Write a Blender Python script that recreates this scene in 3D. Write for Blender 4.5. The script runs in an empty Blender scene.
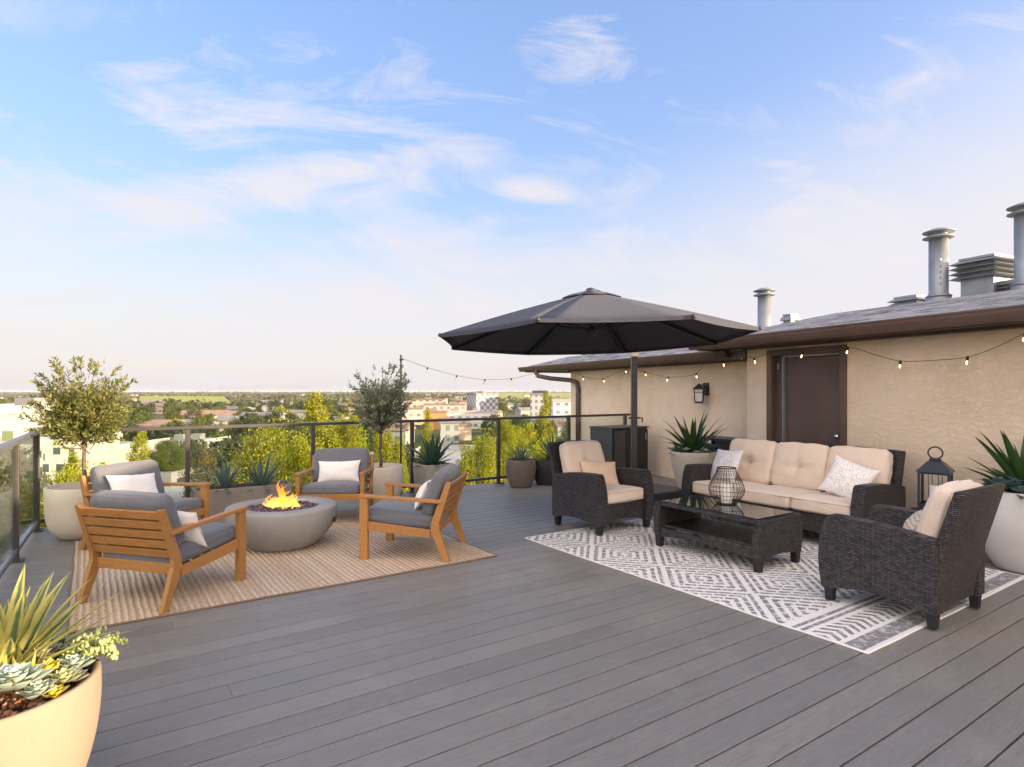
import bpy, bmesh, math, random
from mathutils import Vector, Matrix, noise
R = math.radians
C = bpy.context.scene.collection
F, H0, EYE = 619.0, 391.0, 1.5           # focal length (px), horizon row, eye height: measured from the photograph
def at(px, py, Y):                        # point of the place at depth Y
    return Vector(((px-512)/F*Y, Y, EYE-(py-H0)/F*Y))
UA = math.atan2(619, 903)                 # direction of the deck boards
U = Vector((math.cos(UA), math.sin(UA), 0)); V = Vector((-U.y, U.x, 0))
def uv(u, v, z=0): return U*u+V*v+Vector((0, 0, z))

# ------------------------------------------------------------------ mesh helpers
class MB:
    def __init__(s): s.v=[]; s.f=[]; s.uv=[]; s.sm=[]; s.mi=[]
    def add(s, vs, fs, smooth=False, uvs=None, mi=0, M=None):
        b = len(s.v)
        for p in vs:
            p = Vector(p)
            s.v.append(M @ p if M else p)
        for i, f in enumerate(fs):
            s.f.append([b+k for k in f]); s.sm.append(smooth); s.mi.append(mi)
            s.uv.append(uvs[i] if uvs else None)
        return s
    def box(s, x0, x1, y0, y1, z0, z1, M=None, mi=0):
        vs = [(x,y,z) for z in (z0,z1) for y in (y0,y1) for x in (x0,x1)]
        return s.add(vs, [(0,2,3,1),(4,5,7,6),(0,1,5,4),(2,6,7,3),(0,4,6,2),(1,3,7,5)], M=M, mi=mi)
    def beam(s, p, q, w, h, up=(0,0,1), mi=0):
        p, q = Vector(p), Vector(q); d = (q-p); L = d.length; d.normalize()
        a = d.cross(Vector(up)).normalized(); b = a.cross(d).normalized()
        M = Matrix((( d.x,a.x,b.x,p.x),(d.y,a.y,b.y,p.y),(d.z,a.z,b.z,p.z),(0,0,0,1)))
        return s.box(0, L, -w/2, w/2, -h/2, h/2, M=M, mi=mi)
    def prism(s, poly, a0, a1, axis='x', M=None, mi=0):
        n = len(poly)
        mk = {'x': lambda a,p: (a,p[0],p[1]), 'y': lambda a,p: (p[0],a,p[1]), 'z': lambda a,p: (p[0],p[1],a)}[axis]
        vs = [mk(a0,p) for p in poly]+[mk(a1,p) for p in poly]
        fs = [tuple(range(n))[::-1], tuple(range(n, 2*n))]+[(i,(i+1)%n,n+(i+1)%n,n+i) for i in range(n)]
        return s.add(vs, fs, M=M, mi=mi)
    def tube(s, pts, r, n=8, closed=False, mi=0, caps=True):
        pts = [Vector(p) for p in pts]; m = len(pts)
        rs = r if isinstance(r, (list, tuple)) else [r]*m
        vs = []; prev = None
        for i, p in enumerate(pts):
            if closed: d = pts[(i+1)%m]-pts[i-1]
            else: d = pts[min(i+1,m-1)]-pts[max(i-1,0)]
            d.normalize()
            if prev is None:
                a = d.cross(Vector((0,0,1)))
                if a.length < .05: a = d.cross(Vector((0,1,0)))
            else: a = prev-d*prev.dot(d)
            a.normalize(); prev = a; b = d.cross(a)
            for k in range(n):
                t = 2*math.pi*k/n; vs.append(p+(a*math.cos(t)+b*math.sin(t))*rs[i])
        fs = []
        for i in range(m if closed else m-1):
            j = (i+1)%m
            for k in range(n): fs.append((i*n+k, i*n+(k+1)%n, j*n+(k+1)%n, j*n+k))
        if caps and not closed: fs += [tuple(range(n))[::-1], tuple(range((m-1)*n, m*n))]
        return s.add(vs, fs, smooth=True, mi=mi)
    def lathe(s, prof, n=40, c=(0,0,0), mi=0, wob=0):
        vs = []; c = Vector(c); m = len(prof)
        for r, z in prof:
            for k in range(n):
                t = 2*math.pi*k/n; vs.append(c+Vector((r*math.cos(t), r*math.sin(t), z)))
        fs = [(i*n+k, i*n+(k+1)%n, (i+1)*n+(k+1)%n, (i+1)*n+k) for i in range(m-1) for k in range(n)]
        if prof[0][0] > 1e-4: fs.append(tuple(range(n))[::-1])
        if prof[-1][0] > 1e-4: fs.append(tuple(range((m-1)*n, m*n)))
        return s.add(vs, fs, smooth=True, mi=mi)
    def build(s, name, mats, parent=None, loc=None, bevel=0, seg=2, M=None):
        me = bpy.data.meshes.new(name); me.from_pydata([tuple(p) for p in s.v], [], s.f)
        if not isinstance(mats, (list, tuple)): mats = [mats]
        for m in mats: me.materials.append(m)
        me.polygons.foreach_set('use_smooth', s.sm); me.polygons.foreach_set('material_index', s.mi)
        if any(u is not None for u in s.uv):
            ul = me.uv_layers.new(name='UVMap'); dat = []
            for f, u in zip(s.f, s.uv):
                for k in range(len(f)): dat += list(u[k]) if u else [0, 0]
            ul.data.foreach_set('uv', dat)
        me.update()
        o = bpy.data.objects.new(name, me); C.objects.link(o)
        if parent: o.parent = parent
        if loc: o.location = loc
        if M: o.matrix_local = M
        if bevel:
            b = o.modifiers.new('bevel', 'BEVEL'); b.width = bevel; b.segments = seg; b.limit_method = 'ANGLE'; b.angle_limit = R(40); b.harden_normals = False
        return o
def tag(o, label=None, cat=None, group=None, kind=None):
    if label: o['label'] = label
    if cat: o['category'] = cat
    if group: o['group'] = group
    if kind: o['kind'] = kind
    return o
def thing(name, label, cat, loc=(0,0,0), rz=0, group=None):
    o = bpy.data.objects.new(name, None); C.objects.link(o); o.empty_display_size = .1
    o.location = loc; o.rotation_euler = (0,0,rz)
    return tag(o, label, cat, group)
def dup(root, loc, rz, label=None, group=None, scale=None):
    def rec(o, par):
        c = o.copy(); C.objects.link(c)
        if par: c.parent = par
        for ch in o.children: rec(ch, c)
        return c
    r = rec(root, None); r.location = loc; r.rotation_euler = (0,0,rz)
    if scale: r.scale = scale
    if label: r['label'] = label
    if group: r['group'] = group
    return r
def facing(fx, fy): return math.atan2(fx, -fy)
def bm_to_mb(bm, mb, M=None, smooth=True, mi=0):
    bm.verts.ensure_lookup_table(); bm.verts.index_update()
    mb.add([v.co.copy() for v in bm.verts], [[v.index for v in f.verts] for f in bm.faces], smooth=smooth, M=M, mi=mi); bm.free()
def cushion(mb, sx, sy, sz, M=None, r=.035, puff=.018, dents=(), creases=(), seed=0, cuts=14, wr=.004):
    bm = bmesh.new(); bmesh.ops.create_cube(bm, size=2)
    bmesh.ops.subdivide_edges(bm, edges=bm.edges[:], cuts=cuts, use_grid_fill=True)
    hx, hy, hz = sx/2, sy/2, sz/2; r = min(r, hz*.95)
    inn = Vector((hx-r, hy-r, hz-r))
    for v in bm.verts:
        p = Vector([math.copysign(1-(1-abs(c))**1.5, c) if abs(c) < 1 else c for c in v.co])
        q = Vector((p.x*hx, p.y*hy, p.z*hz))
        c = Vector([max(-inn[i], min(inn[i], q[i])) for i in range(3)]); d = q-c
        if d.length > 1e-6: q = c+d.normalized()*r
        b = (1-p.x**2)*(1-p.y**2); q.z += math.copysign(1, p.z)*puff*b*abs(p.z)
        q.x += math.copysign(puff*.4*(1-p.y**2)*abs(p.x)**3, p.x); q.y += math.copysign(puff*.4*(1-p.x**2)*abs(p.y)**3, p.y)
        if p.z > 0:
            for (dx, dy, dr, dd) in dents:
                q.z -= dd*math.exp(-((q.x-dx)**2+(q.y-dy)**2)/(dr*dr))
            for (ax, pos, w, dd) in creases:
                t = (q.x if ax == 'x' else q.y)-pos; q.z -= dd*math.exp(-t*t/(w*w))*b
        n = noise.noise_vector(Vector((p.x*2.1+seed*7.3, p.y*2.1, p.z*2.1+seed)))*1.6+noise.noise_vector(Vector((p.x*5+seed*3.3, p.y*5, p.z*3+seed)))*.7
        v.co = q+n*wr
    bm_to_mb(bm, mb, M); return mb
def pillow(mb, w, h, t, M=None, seed=0, n=18):
    vs = []; fs = []; uvs = []
    for side in (1, -1):
        b = len(vs)
        for j in range(n+1):
            for i in range(n+1):
                x = math.sin((i/n-.5)*math.pi); y = math.sin((j/n-.5)*math.pi)
                th = (max(0, (1-abs(x)**2.4)*(1-abs(y)**2.4)))**.62
                px = x*w/2*(1-.085*(1-y*y)*x*x); py = y*h/2*(1-.085*(1-x*x)*y*y)
                nz = noise.noise(Vector((x*1.6+seed*3.1, y*1.6, side*.7+seed)))
                nz2 = noise.noise(Vector((x*4+seed*3.1, y*4, side*.7+seed)))
                vs.append((px+nz2*.004, py+nz2*.004, side*th*t/2*(1+.22*nz)+nz2*.006*th))
        for j in range(n):
            for i in range(n):
                q = [b+j*(n+1)+i, b+j*(n+1)+i+1, b+(j+1)*(n+1)+i+1, b+(j+1)*(n+1)+i]
                u = [(i/n,j/n),((i+1)/n,j/n),((i+1)/n,(j+1)/n),(i/n,(j+1)/n)]
                if side < 0: q = q[::-1]; u = u[::-1]
                fs.append(q); uvs.append(u)
    return mb.add(vs, fs, smooth=True, uvs=uvs, M=M)

# ------------------------------------------------------------------ material helpers
class NT:
    def __init__(s, name):
        s.m = bpy.data.materials.new(name); s.m.use_nodes = True; s.t = s.m.node_tree
        s.b = s.t.nodes['Principled BSDF']; s.out = s.t.nodes['Material Output']
    def n(s, typ, props=None, **ins):
        nd = s.t.nodes.new('ShaderNode'+typ)
        for k, v in (props or {}).items(): setattr(nd, k, v)
        for k, v in ins.items():
            key = int(k[1:]) if k[0] == 'i' and k[1:].isdigit() else k.replace('_', ' ')
            s.set(nd.inputs[key], v)
        return nd
    def set(s, sock, v):
        if isinstance(v, bpy.types.NodeSocket): s.t.links.new(v, sock)
        elif isinstance(v, bpy.types.Node): s.t.links.new(v.outputs[0], sock)
        else:
            if isinstance(v, (tuple, list)) and len(v) == 3 and sock.type == 'RGBA': v = (*v, 1)
            sock.default_value = v
    def coord(s, kind='Object', scale=(1,1,1), rot=(0,0,0)):
        tc = s.n('TexCoord'); mp = s.n('Mapping'); s.t.links.new(tc.outputs[kind], mp.inputs[0])
        mp.inputs['Scale'].default_value = scale; mp.inputs['Rotation'].default_value = rot
        return mp.outputs[0]
    def math(s, op, a, b=0.0, c=0.0): return s.n('Math', {'operation': op}, i0=a, i1=b, i2=c).outputs[0]
    def noise(s, vec, scale=5, detail=4, rough=.55, dist=0):
        return s.n('TexNoise', Vector=vec, Scale=scale, Detail=detail, Roughness=rough, Distortion=dist).outputs[0]
    def ramp(s, fac, stops):
        r = s.n('ValToRGB', Fac=fac); e = r.color_ramp.elements
        while len(e) < len(stops): e.new(.5)
        for el, (p, c) in zip(e, stops): el.position = p; el.color = (*c, 1) if len(c) == 3 else c
        return r.outputs[0]
    def mix(s, fac, a, b, blend='MIX'):
        m = s.n('Mix', {'data_type': 'RGBA', 'blend_type': blend})
        s.set(m.inputs[0], fac); s.set(m.inputs[6], a); s.set(m.inputs[7], b); return m.outputs[2]
    def bump(s, h, strength=.3, dist=.01):
        b = s.n('Bump', Strength=strength, Distance=dist, Height=h); s.t.links.new(b.outputs[0], s.b.inputs['Normal'])
    def island(s): return s.n('NewGeometry').outputs['Random Per Island']
    def fin(s, col=None, rough=.6, metal=0, spec=None, **kw):
        if col is not None: s.set(s.b.inputs['Base Color'], col)
        s.set(s.b.inputs['Roughness'], rough); s.set(s.b.inputs['Metallic'], metal)
        if spec is not None: s.set(s.b.inputs['Specular IOR Level'], spec)
        for k, v in kw.items(): s.set(s.b.inputs[k.replace('_', ' ')], v)
        return s.m
def plain(name, col, rough=.6, metal=0, var=.12, scale=8, bump=.1, bscale=60, spec=None, bdist=.004):
    m = NT(name); co = m.coord()
    n = m.noise(co, scale, 5)
    a = tuple(c*(1-var) for c in col); b = tuple(min(1, c*(1+var)) for c in col)
    if bump: m.bump(m.noise(co, bscale, 4), bump, bdist)
    rr = m.n('MapRange', i0=n, i3=rough-.08, i4=rough+.08).outputs[0]
    return m.fin(m.ramp(n, [(.3, a), (.7, b)]), rr, metal, spec)
def fabric(name, col, weave=900, var=.07):
    m = NT(name); co = m.coord()
    n = m.noise(co, 3.5, 5, .6); f = m.noise(co, 320, 2)
    a = tuple(c*(1-var) for c in col); b = tuple(min(1, c*(1+var)) for c in col)
    c1 = m.ramp(n, [(.3, a), (.7, b)]); c2 = m.mix(.35, c1, m.ramp(f, [(.3, tuple(x*.72 for x in col)), (.7, tuple(min(1, x*1.25) for x in col))]))
    m.bump(m.math('ADD', m.math('MULTIPLY', m.noise(co, 14, 4), 3), m.noise(co, 400, 2)), .35, .006)
    return m.fin(c2, .92, 0, .15, Sheen_Weight=.25, Sheen_Roughness=.5)
def leafmat(name, c0, c1, c2, trans=.35, rough=.55):
    m = NT(name); r = m.island()
    col = m.ramp(r, [(0, c0), (.5, c1), (1, c2)])
    m.fin(col, rough, 0, .3)
    tr = m.n('BsdfTranslucent', Color=m.mix(.35, col, (.35, .38, .03)))
    mx = m.n('MixShader', i0=trans, i1=m.b.outputs[0], i2=tr.outputs[0]); m.t.links.new(mx.outputs[0], m.out.inputs[0])
    return m.m

M = {}
# deck boards: grey composite, every board its own tone, fine grain along the board
m = NT('deck_board'); co = m.coord(); isl = m.island()
off = m.n('Combine' 'XYZ', X=m.math('MULTIPLY', isl, 37.0), Y=0.0, Z=m.math('MULTIPLY', isl, 11.0))
vec = m.n('VectorMath', {'operation': 'ADD'}, i0=co, i1=off).outputs[0]
def st(sx, sy): return m.n('Mapping', Vector=vec, Scale=(sx, sy, 1)).outputs[0]
g1 = m.noise(st(1.1, 34), 1.6, 6, .65); g2 = m.noise(st(5, 160), 2.0, 4, .6); g3 = m.noise(co, .55, 5, .6); g4 = m.noise(co, 2.3, 6, .6)
base = m.ramp(isl, [(0, (.155,.143,.134)), (.2, (.212,.195,.178)), (.4, (.178,.166,.158)), (.6, (.200,.184,.168)), (.8, (.172,.163,.158)), (1, (.236,.214,.192))])
c = m.mix(m.math('MULTIPLY', m.ramp(g1, [(.35, (0,)*3), (.75, (1,)*3)]), .55), base, (.262,.243,.220))
c = m.mix(m.math('MULTIPLY', m.ramp(g2, [(.45, (0,)*3), (.7, (1,)*3)]), .60), c, (.105,.098,.094))
c = m.mix(m.math('MULTIPLY', m.ramp(g4, [(.55, (0,)*3), (.75, (1,)*3)]), .30), c, (.235,.217,.192))
dust = m.math('MULTIPLY', m.ramp(m.noise(co, 1.15, 8, .68), [(.5, (0,)*3), (.72, (1,)*3)]), m.ramp(m.noise(co, 21, 4, .7), [(.35, (0,)*3), (.65, (1,)*3)]))
c = m.mix(m.math('MULTIPLY', dust, .42), c, (.33,.305,.27))
wet = m.ramp(m.noise(co, .8, 7, .62, .6), [(.60, (0,)*3), (.66, (1,)*3)]); c = m.mix(m.math('MULTIPLY', wet, .22), c, (.13,.125,.125))
spk = m.ramp(m.noise(co, 95, 2, .5), [(.73, (0,)*3), (.76, (1,)*3)]); c = m.mix(m.math('MULTIPLY', spk, .5), c, (.08,.07,.06))
m.bump(m.math('ADD', m.math('MULTIPLY', g2, .6), g1), .35, .004)
rg = m.n('MapRange', i0=m.math('ADD', m.math('MULTIPLY', g3, .6), m.math('MULTIPLY', g1, .4)), i1=.3, i2=.7, i3=.36, i4=.58).outputs[0]
M['deck'] = m.fin(c, rg, 0, .45)
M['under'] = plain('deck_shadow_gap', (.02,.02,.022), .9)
# stucco
m = NT('stucco'); co = m.coord()
vo = m.n('TexVoronoi', {'feature': 'SMOOTH_F1'}, Vector=m.n('Mapping', Vector=m.mix(.22, co, m.n('TexNoise', Vector=co, Scale=3.0).outputs[1]), Scale=(6,6,13)).outputs[0], Scale=1.0).outputs[0]
n1 = m.noise(m.n('Mapping', Vector=co, Scale=(1,1,1.9)).outputs[0], 12.5, 9, .72, .35); n2 = m.noise(co, 1.0, 6, .6); n3 = m.noise(co, 45, 3)
c = m.ramp(n2, [(.30, (.69,.54,.395)), (.5, (.77,.62,.465)), (.70, (.83,.69,.545))])
cr = m.ramp(m.math('ABSOLUTE', m.math('SUBTRACT', n1, .5)), [(0, (1,)*3), (.020, (0,)*3)]); cr = m.math('MULTIPLY', cr, m.ramp(m.noise(co, 4.1, 4, .6), [(.46, (0,)*3), (.60, (1,)*3)]))
c = m.mix(m.math('MULTIPLY', cr, .40), c, (.42,.29,.17))
m.bump(m.math('ADD', m.math('ADD', m.math('MULTIPLY', m.ramp(n1, [(.42, (0,)*3), (.56, (1,)*3)]), 1.0), m.math('MULTIPLY', n3, .8)), m.math('MULTIPLY', vo, .18)), .55, .009)
M['stucco'] = m.fin(c, .93, 0, .15)
# shingles
m = NT('shingles'); co = m.coord()
sep = m.n('SeparateXYZ', Vector=co)
br = m.n('TexBrick', {'offset': .5}, Vector=co, Color1=(.075,.073,.08), Color2=(.30,.29,.295), Mortar=(.03,.03,.035), Scale=1.0, Mortar_Size=.008, Brick_Width=.28, Row_Height=.14, Bias=0.0)
pn = m.noise(m.n('Mapping', Vector=co, Scale=(4.5,15,1)).outputs[0], 1.0, 5, .7)
c = m.mix(m.math('MULTIPLY', m.ramp(pn, [(.42, (0,)*3), (.58, (1,)*3)]), .75), br.outputs[0], (.36,.35,.35)); m.bump(m.math('ADD', br.outputs[1], m.math('MULTIPLY', m.noise(co, 120, 3), -.6)), .6, -.012)
M['shingle'] = m.fin(c, .9)
M['brown'] = plain('dark_brown_metal', (.105,.064,.050), .42, 0, .15, 3, .05, 40)
M['door'] = plain('brown_door_paint', (.095,.058,.048), .5, 0, .2, 2.2, .08, 90)
M['steel'] = plain('galvanised_steel', (.27,.285,.31), .5, .5, .18, 5, .08, 30)
M['chrome'] = plain('chrome', (.75,.75,.75), .2, 1, .05)
M['railmetal'] = plain('bronze_rail_paint', (.060,.052,.050), .38, .25, .15, 5, .04)
M['alu'] = plain('aluminium_rail', (.20,.195,.22), .42, .4, .1)
m = NT('clear_glass'); m.fin((.93,.97,.95), .02, 0, .5, Transmission_Weight=0.0)
tr = m.n('BsdfTransparent', Color=(.90,.94,.92)); gl = m.n('BsdfGlossy', Color=(1,1,1), Roughness=.02)
fr = m.n('Fresnel', IOR=1.45); mx = m.n('MixShader', i0=m.math('MULTIPLY', fr.outputs[0], .55), i1=tr.outputs[0], i2=gl.outputs[0]); m.t.links.new(mx.outputs[0], m.out.inputs[0])
M['glass'] = m.m
m = NT('smoked_glass'); m.bump(m.noise(m.coord(), 9, 3), .012, .01)
M['blackglass'] = m.fin((.015,.017,.019), .045, 0, .9)
M['black'] = plain('black_powder_coat', (.016,.016,.018), .42, .1, .2, 8, .05)
M['charcoal'] = plain('charcoal_panel', (.045,.048,.056), .45, 0, .15, 3, .05)
# wood
m = NT('golden_teak'); co = m.coord()
gen = m.n('TexCoord').outputs['Generated']
isl = m.n('ObjectInfo').outputs['Random']
g = m.noise(m.n('Mapping', Vector=co, Scale=(9,9,9)).outputs[0], 1.0, 3)
wv = m.n('TexNoise', Vector=m.n('Mapping', Vector=co, Scale=(7,38,38)).outputs[0], Scale=1.6, Detail=6, Roughness=.6, Distortion=.8).outputs[0]
c = m.ramp(wv, [(.25, (.27,.115,.030)), (.5, (.41,.19,.052)), (.75, (.52,.265,.085))])
c = m.mix(m.math('MULTIPLY', g, .45), c, (.33,.145,.038)); c = m.mix(m.math('MULTIPLY', isl, .5), c, (.30,.150,.055)); c = m.mix(m.math('MULTIPLY', m.ramp(m.noise(co, 26, 5, .7), [(.58, (0,)*3), (.68, (1,)*3)]), .35), c, (.20,.09,.03)); m.bump(wv, .25, .003)
M['wood'] = m.fin(c, .45, 0, .4)
M['greyfab'] = fabric('slate_grey_fabric', (.138,.140,.160))
M['beigefab'] = fabric('beige_fabric', (.70,.57,.465))
M['beigepipe'] = fabric('beige_piping', (.52,.41,.33))
M['whitefab'] = fabric('white_pillow_fabric', (.80,.755,.71))
M['tanfab'] = fabric('tan_pillow_fabric', (.70,.53,.38))
m = NT('speckled_white_fabric'); co = m.n('TexCoord').outputs['UV']
w1 = m.n('TexVoronoi', {'feature': 'DISTANCE_TO_EDGE'}, Vector=co, Scale=17.0).outputs[0]; n1 = m.noise(co, 40, 4, .6)
k = m.math('MULTIPLY', m.ramp(w1, [(.04, (1,)*3), (.10, (0,)*3)]), m.ramp(n1, [(.42, (0,)*3), (.55, (1,)*3)]))
m.bump(m.noise(m.coord(), 60, 3), .3, .005)
M['speckfab'] = m.fin(m.mix(m.math('MULTIPLY', k, .75), (.80,.76,.745), (.40,.39,.42)), .93, 0, .15)
m = NT('patterned_tan_fabric'); co = m.n('TexCoord').outputs['UV']
w1 = m.n('TexWave', {'wave_type': 'RINGS'}, Vector=co, Scale=4.0, Distortion=6.0, Detail=2.0).outputs[1]
m.bump(m.noise(m.coord(), 60, 3), .3, .005)
M['pattfab'] = m.fin(m.mix(m.ramp(w1, [(.6, (0,)*3), (.8, (.7,)*3)]), (.60,.51,.43), (.33,.25,.2)), .93, 0, .15)
# wicker: horizontal strands over uprights
def wicker(name, c0, c1, sw=.013, cw=.034):
    m = NT(name); co = m.coord(); s = m.n('SeparateXYZ', Vector=co)
    h = m.math('ADD', s.outputs[0], s.outputs[1]); nn = m.noise(co, 5, 3); hz = m.math('ADD', s.outputs[2], m.math('MULTIPLY', nn, .012))
    br = m.n('TexBrick', {'offset': .5}, Vector=m.n('CombineXYZ', X=h, Y=hz, Z=0.0).outputs[0], Color1=c0, Color2=c1, Mortar=(.006,.0055,.006), Scale=1.0, Mortar_Size=.0022, Mortar_Smooth=.6, Brick_Width=cw, Row_Height=sw)
    big = m.noise(co, 7, 4)
    c = m.mix(m.math('MULTIPLY', big, .25), br.outputs[0], tuple(x*.55 for x in c0))
    u_ = m.math('SINE', m.math('MULTIPLY', h, math.pi/cw)); v_ = m.math('SINE', m.math('MULTIPLY', hz, 2*math.pi/sw))
    m.bump(m.math('ADD', m.math('MULTIPLY', br.outputs[1], -1.4), m.math('ADD', m.math('MULTIPLY', m.math('ABSOLUTE', u_), .6), m.math('MULTIPLY', v_, .5))), .9, .006)
    return m.fin(c, .5, 0, .4)
M['wicker'] = wicker('espresso_wicker', (.028,.024,.026), (.088,.074,.073))
# jute rug: braided ribs front to back
m = NT('jute_braid'); co = m.coord(); s = m.n('SeparateXYZ', Vector=co)
wob = m.math('MULTIPLY', m.noise(co, 9, 3), .02)
x = m.math('ADD', s.outputs[0], wob); rib = m.math('SINE', m.math('MULTIPLY', x, 2*math.pi/.042))
tw = m.math('SINE', m.math('ADD', m.math('MULTIPLY', s.outputs[1], 2*math.pi/.030), m.math('MULTIPLY', x, 2*math.pi/.042)))
lane = m.n('TexWhiteNoise', {'noise_dimensions': '1D'}, W=m.math('FLOOR', m.math('DIVIDE', x, .042))).outputs[0]
spk = m.noise(m.n('Mapping', Vector=co, Scale=(60,22,1)).outputs[0], 1.3, 3)
c = m.ramp(m.math('ADD', m.math('MULTIPLY', lane, .16), m.math('MULTIPLY', spk, .84)), [(.25, (.44,.31,.21)), (.45, (.62,.47,.34)), (.7, (.78,.64,.50))])
c = m.mix(m.ramp(rib, [(0, (.55,)*3), (.3, (0,)*3)]), c, (.40,.29,.205))
m.bump(m.math('ADD', rib, m.math('MULTIPLY', tw, .5)), .8, .008)
M['jute'] = m.fin(c, .95, 0, .1); M['jute_edge'] = plain('rug_binding', (.20,.135,.09), .9)
# geometric rug
m = NT('geometric_rug'); co = m.coord(); s = m.n('SeparateXYZ', Vector=co)
nv = m.n('TexNoise', Vector=co, Scale=9.0, Detail=4.0).outputs[1]
X = m.math('ADD', s.outputs[0], m.math('MULTIPLY', m.math('SUBTRACT', m.noise(co, 22, 3), .5), .018)); Y = m.math('ADD', s.outputs[1], m.math('MULTIPLY', m.math('SUBTRACT', m.noise(co, 19, 3), .5), .018))
def pp(v, p): return m.math('PINGPONG', v, p)
A = pp(m.math('ADD', X, 20.0), .44); B = pp(m.math('ADD', Y, 20.0), .415)
dia = m.math('ADD', m.math('DIVIDE', A, .44), m.math('DIVIDE', B, .415))      # 0..2
stripe = m.math('GREATER_THAN', m.math('FRACT', m.math('MULTIPLY', dia, 4.5)), .52)
dash = m.math('GREATER_THAN', m.math('FRACT', m.math('ADD', m.math('MULTIPLY', m.math('SUBTRACT', A, B), 7.0), m.math('MULTIPLY', m.math('FLOOR', m.math('MULTIPLY', dia, 4.5)), .37))), .16)
body = m.math('MULTIPLY', stripe, dash)
lat = m.math('LESS_THAN', m.math('ABSOLUTE', m.math('SUBTRACT', m.math('ABSOLUTE', m.math('SUBTRACT', dia, 1.0)), .12)), .022)
body = m.math('MULTIPLY', m.math('MAXIMUM', body, lat), m.math('GREATER_THAN', m.math('ABSOLUTE', m.math('SUBTRACT', dia, 1.0)), .045))
body = m.math('MAXIMUM', body, lat)
# bands across the +x end
RL = 3.32/2
xe = m.math('SUBTRACT', RL, s.outputs[0])
zig = m.math('GREATER_THAN', m.math('FRACT', m.math('ADD', m.math('MULTIPLY', Y, 13.0), m.math('MULTIPLY', pp(xe, .13), 9.0))), .5)
def between(v, a, b): return m.math('MULTIPLY', m.math('GREATER_THAN', v, a), m.math('LESS_THAN', v, b))
inb = m.math('LESS_THAN', xe, .52)
band = m.math('MAXIMUM', m.math('MAXIMUM', m.math('LESS_THAN', xe, .135), m.math('MULTIPLY', zig, between(xe, .17, .34))), m.math('MAXIMUM', between(xe, .375, .405), between(xe, .43, .46)))
band = m.math('MULTIPLY', band, m.math('GREATER_THAN', xe, .018))
pat = m.math('ADD', m.math('MULTIPLY', inb, band), m.math('MULTIPLY', m.math('SUBTRACT', 1.0, inb), body))
fad = m.ramp(m.noise(co, 26, 5, .7), [(.33, (.25,)*3), (.52, (1,)*3)])
c = m.mix(m.math('MULTIPLY', pat, fad), m.ramp(m.noise(co, 90, 3), [(.3, (.68,.645,.63)), (.7, (.80,.77,.75))]), m.ramp(m.noise(co, 70, 3), [(.3, (.16,.152,.16)), (.7, (.27,.255,.265))]))
m.bump(m.math('SUBTRACT', m.noise(co, 160, 3), m.math('MULTIPLY', pat, .4)), .4, .004)
M['rug'] = m.fin(c, .95, 0, .1)
def concrete(name, col, var=.12):
    m = NT(name); co = m.coord(); n = m.noise(co, 2.2, 7, .62); n2 = m.noise(co, 38, 4, .6)
    c = m.ramp(n, [(.28, tuple(x*(1-var) for x in col)), (.72, tuple(x*(1+var) for x in col))])
    c = m.mix(m.math('MULTIPLY', m.ramp(n2, [(.58, (0,)*3), (.7, (1,)*3)]), .22), c, tuple(x*.6 for x in col)); m.bump(n2, .2, .004)
    return m.fin(c, .8, 0, .25)
M['conc'] = concrete('grey_concrete', (.30,.292,.28)); M['pit'] = concrete('fire_bowl_concrete', (.285,.272,.258), .18)
M['potgrey'] = concrete('warm_grey_planter', (.36,.325,.28)); M['potpale'] = concrete('pale_grey_planter', (.56,.53,.51)); M['potbeige'] = concrete('beige_planter', (.60,.53,.44), .08)
M['potsand'] = concrete('sand_planter', (.275,.21,.158), .10); M['potdark'] = concrete('dark_planter', (.155,.125,.108)); M['potblack'] = concrete('charcoal_planter', (.045,.043,.045)); M['trough'] = concrete('trough_concrete', (.25,.215,.19))
M['soil'] = plain('soil', (.045,.028,.018), .95, 0, .5, 30, .9, 50, bdist=.03)
m = NT('lava_pebbles'); M['lava'] = m.fin(m.ramp(m.island(), [(0, (.03,.022,.026)), (.6, (.10,.050,.072)), (1, (.19,.13,.14))]), .35)
m = NT('gravel_chips'); M['chips'] = m.fin(m.ramp(m.island(), [(0, (.16,.06,.025)), (.6, (.30,.12,.05)), (1, (.36,.24,.16))]), .8)
m = NT('flame'); gz = m.n('SeparateXYZ', Vector=m.n('TexCoord').outputs['Generated']).outputs[2]
lw = m.n('LayerWeight', Blend=.35).outputs[1]
fn = m.noise(m.coord(), 16, 3)
em = m.n('Emission', Color=m.ramp(m.math('ADD', gz, m.math('MULTIPLY', m.math('SUBTRACT', fn, .5), .35)), [(0, (1,.60,.20)), (.28, (1,.44,.07)), (.62, (1,.27,.018)), (1, (.9,.16,.006))]), Strength=.40)
mx = m.n('MixShader', i0=m.math('MINIMUM', m.math('ADD', m.math('MULTIPLY', m.ramp(lw, [(.25, (0,)*3), (.9, (1,)*3)]), .75), m.math('ADD', m.math('MULTIPLY', m.math('SUBTRACT', fn, .42), 1.5), .34)), 1.0), i1=em.outputs[0], i2=m.n('BsdfTransparent').outputs[0]); m.t.links.new(mx.outputs[0], m.out.inputs[0]); M['flame'] = m.m
m = NT('filament'); em = m.n('Emission', Color=(1,.62,.27), Strength=3.5); m.t.links.new(em.outputs[0], m.out.inputs[0]); M['filament'] = m.m
m = NT('bulb_glass'); em = m.n('BsdfTransparent', Color=(1,.93,.82))
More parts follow.
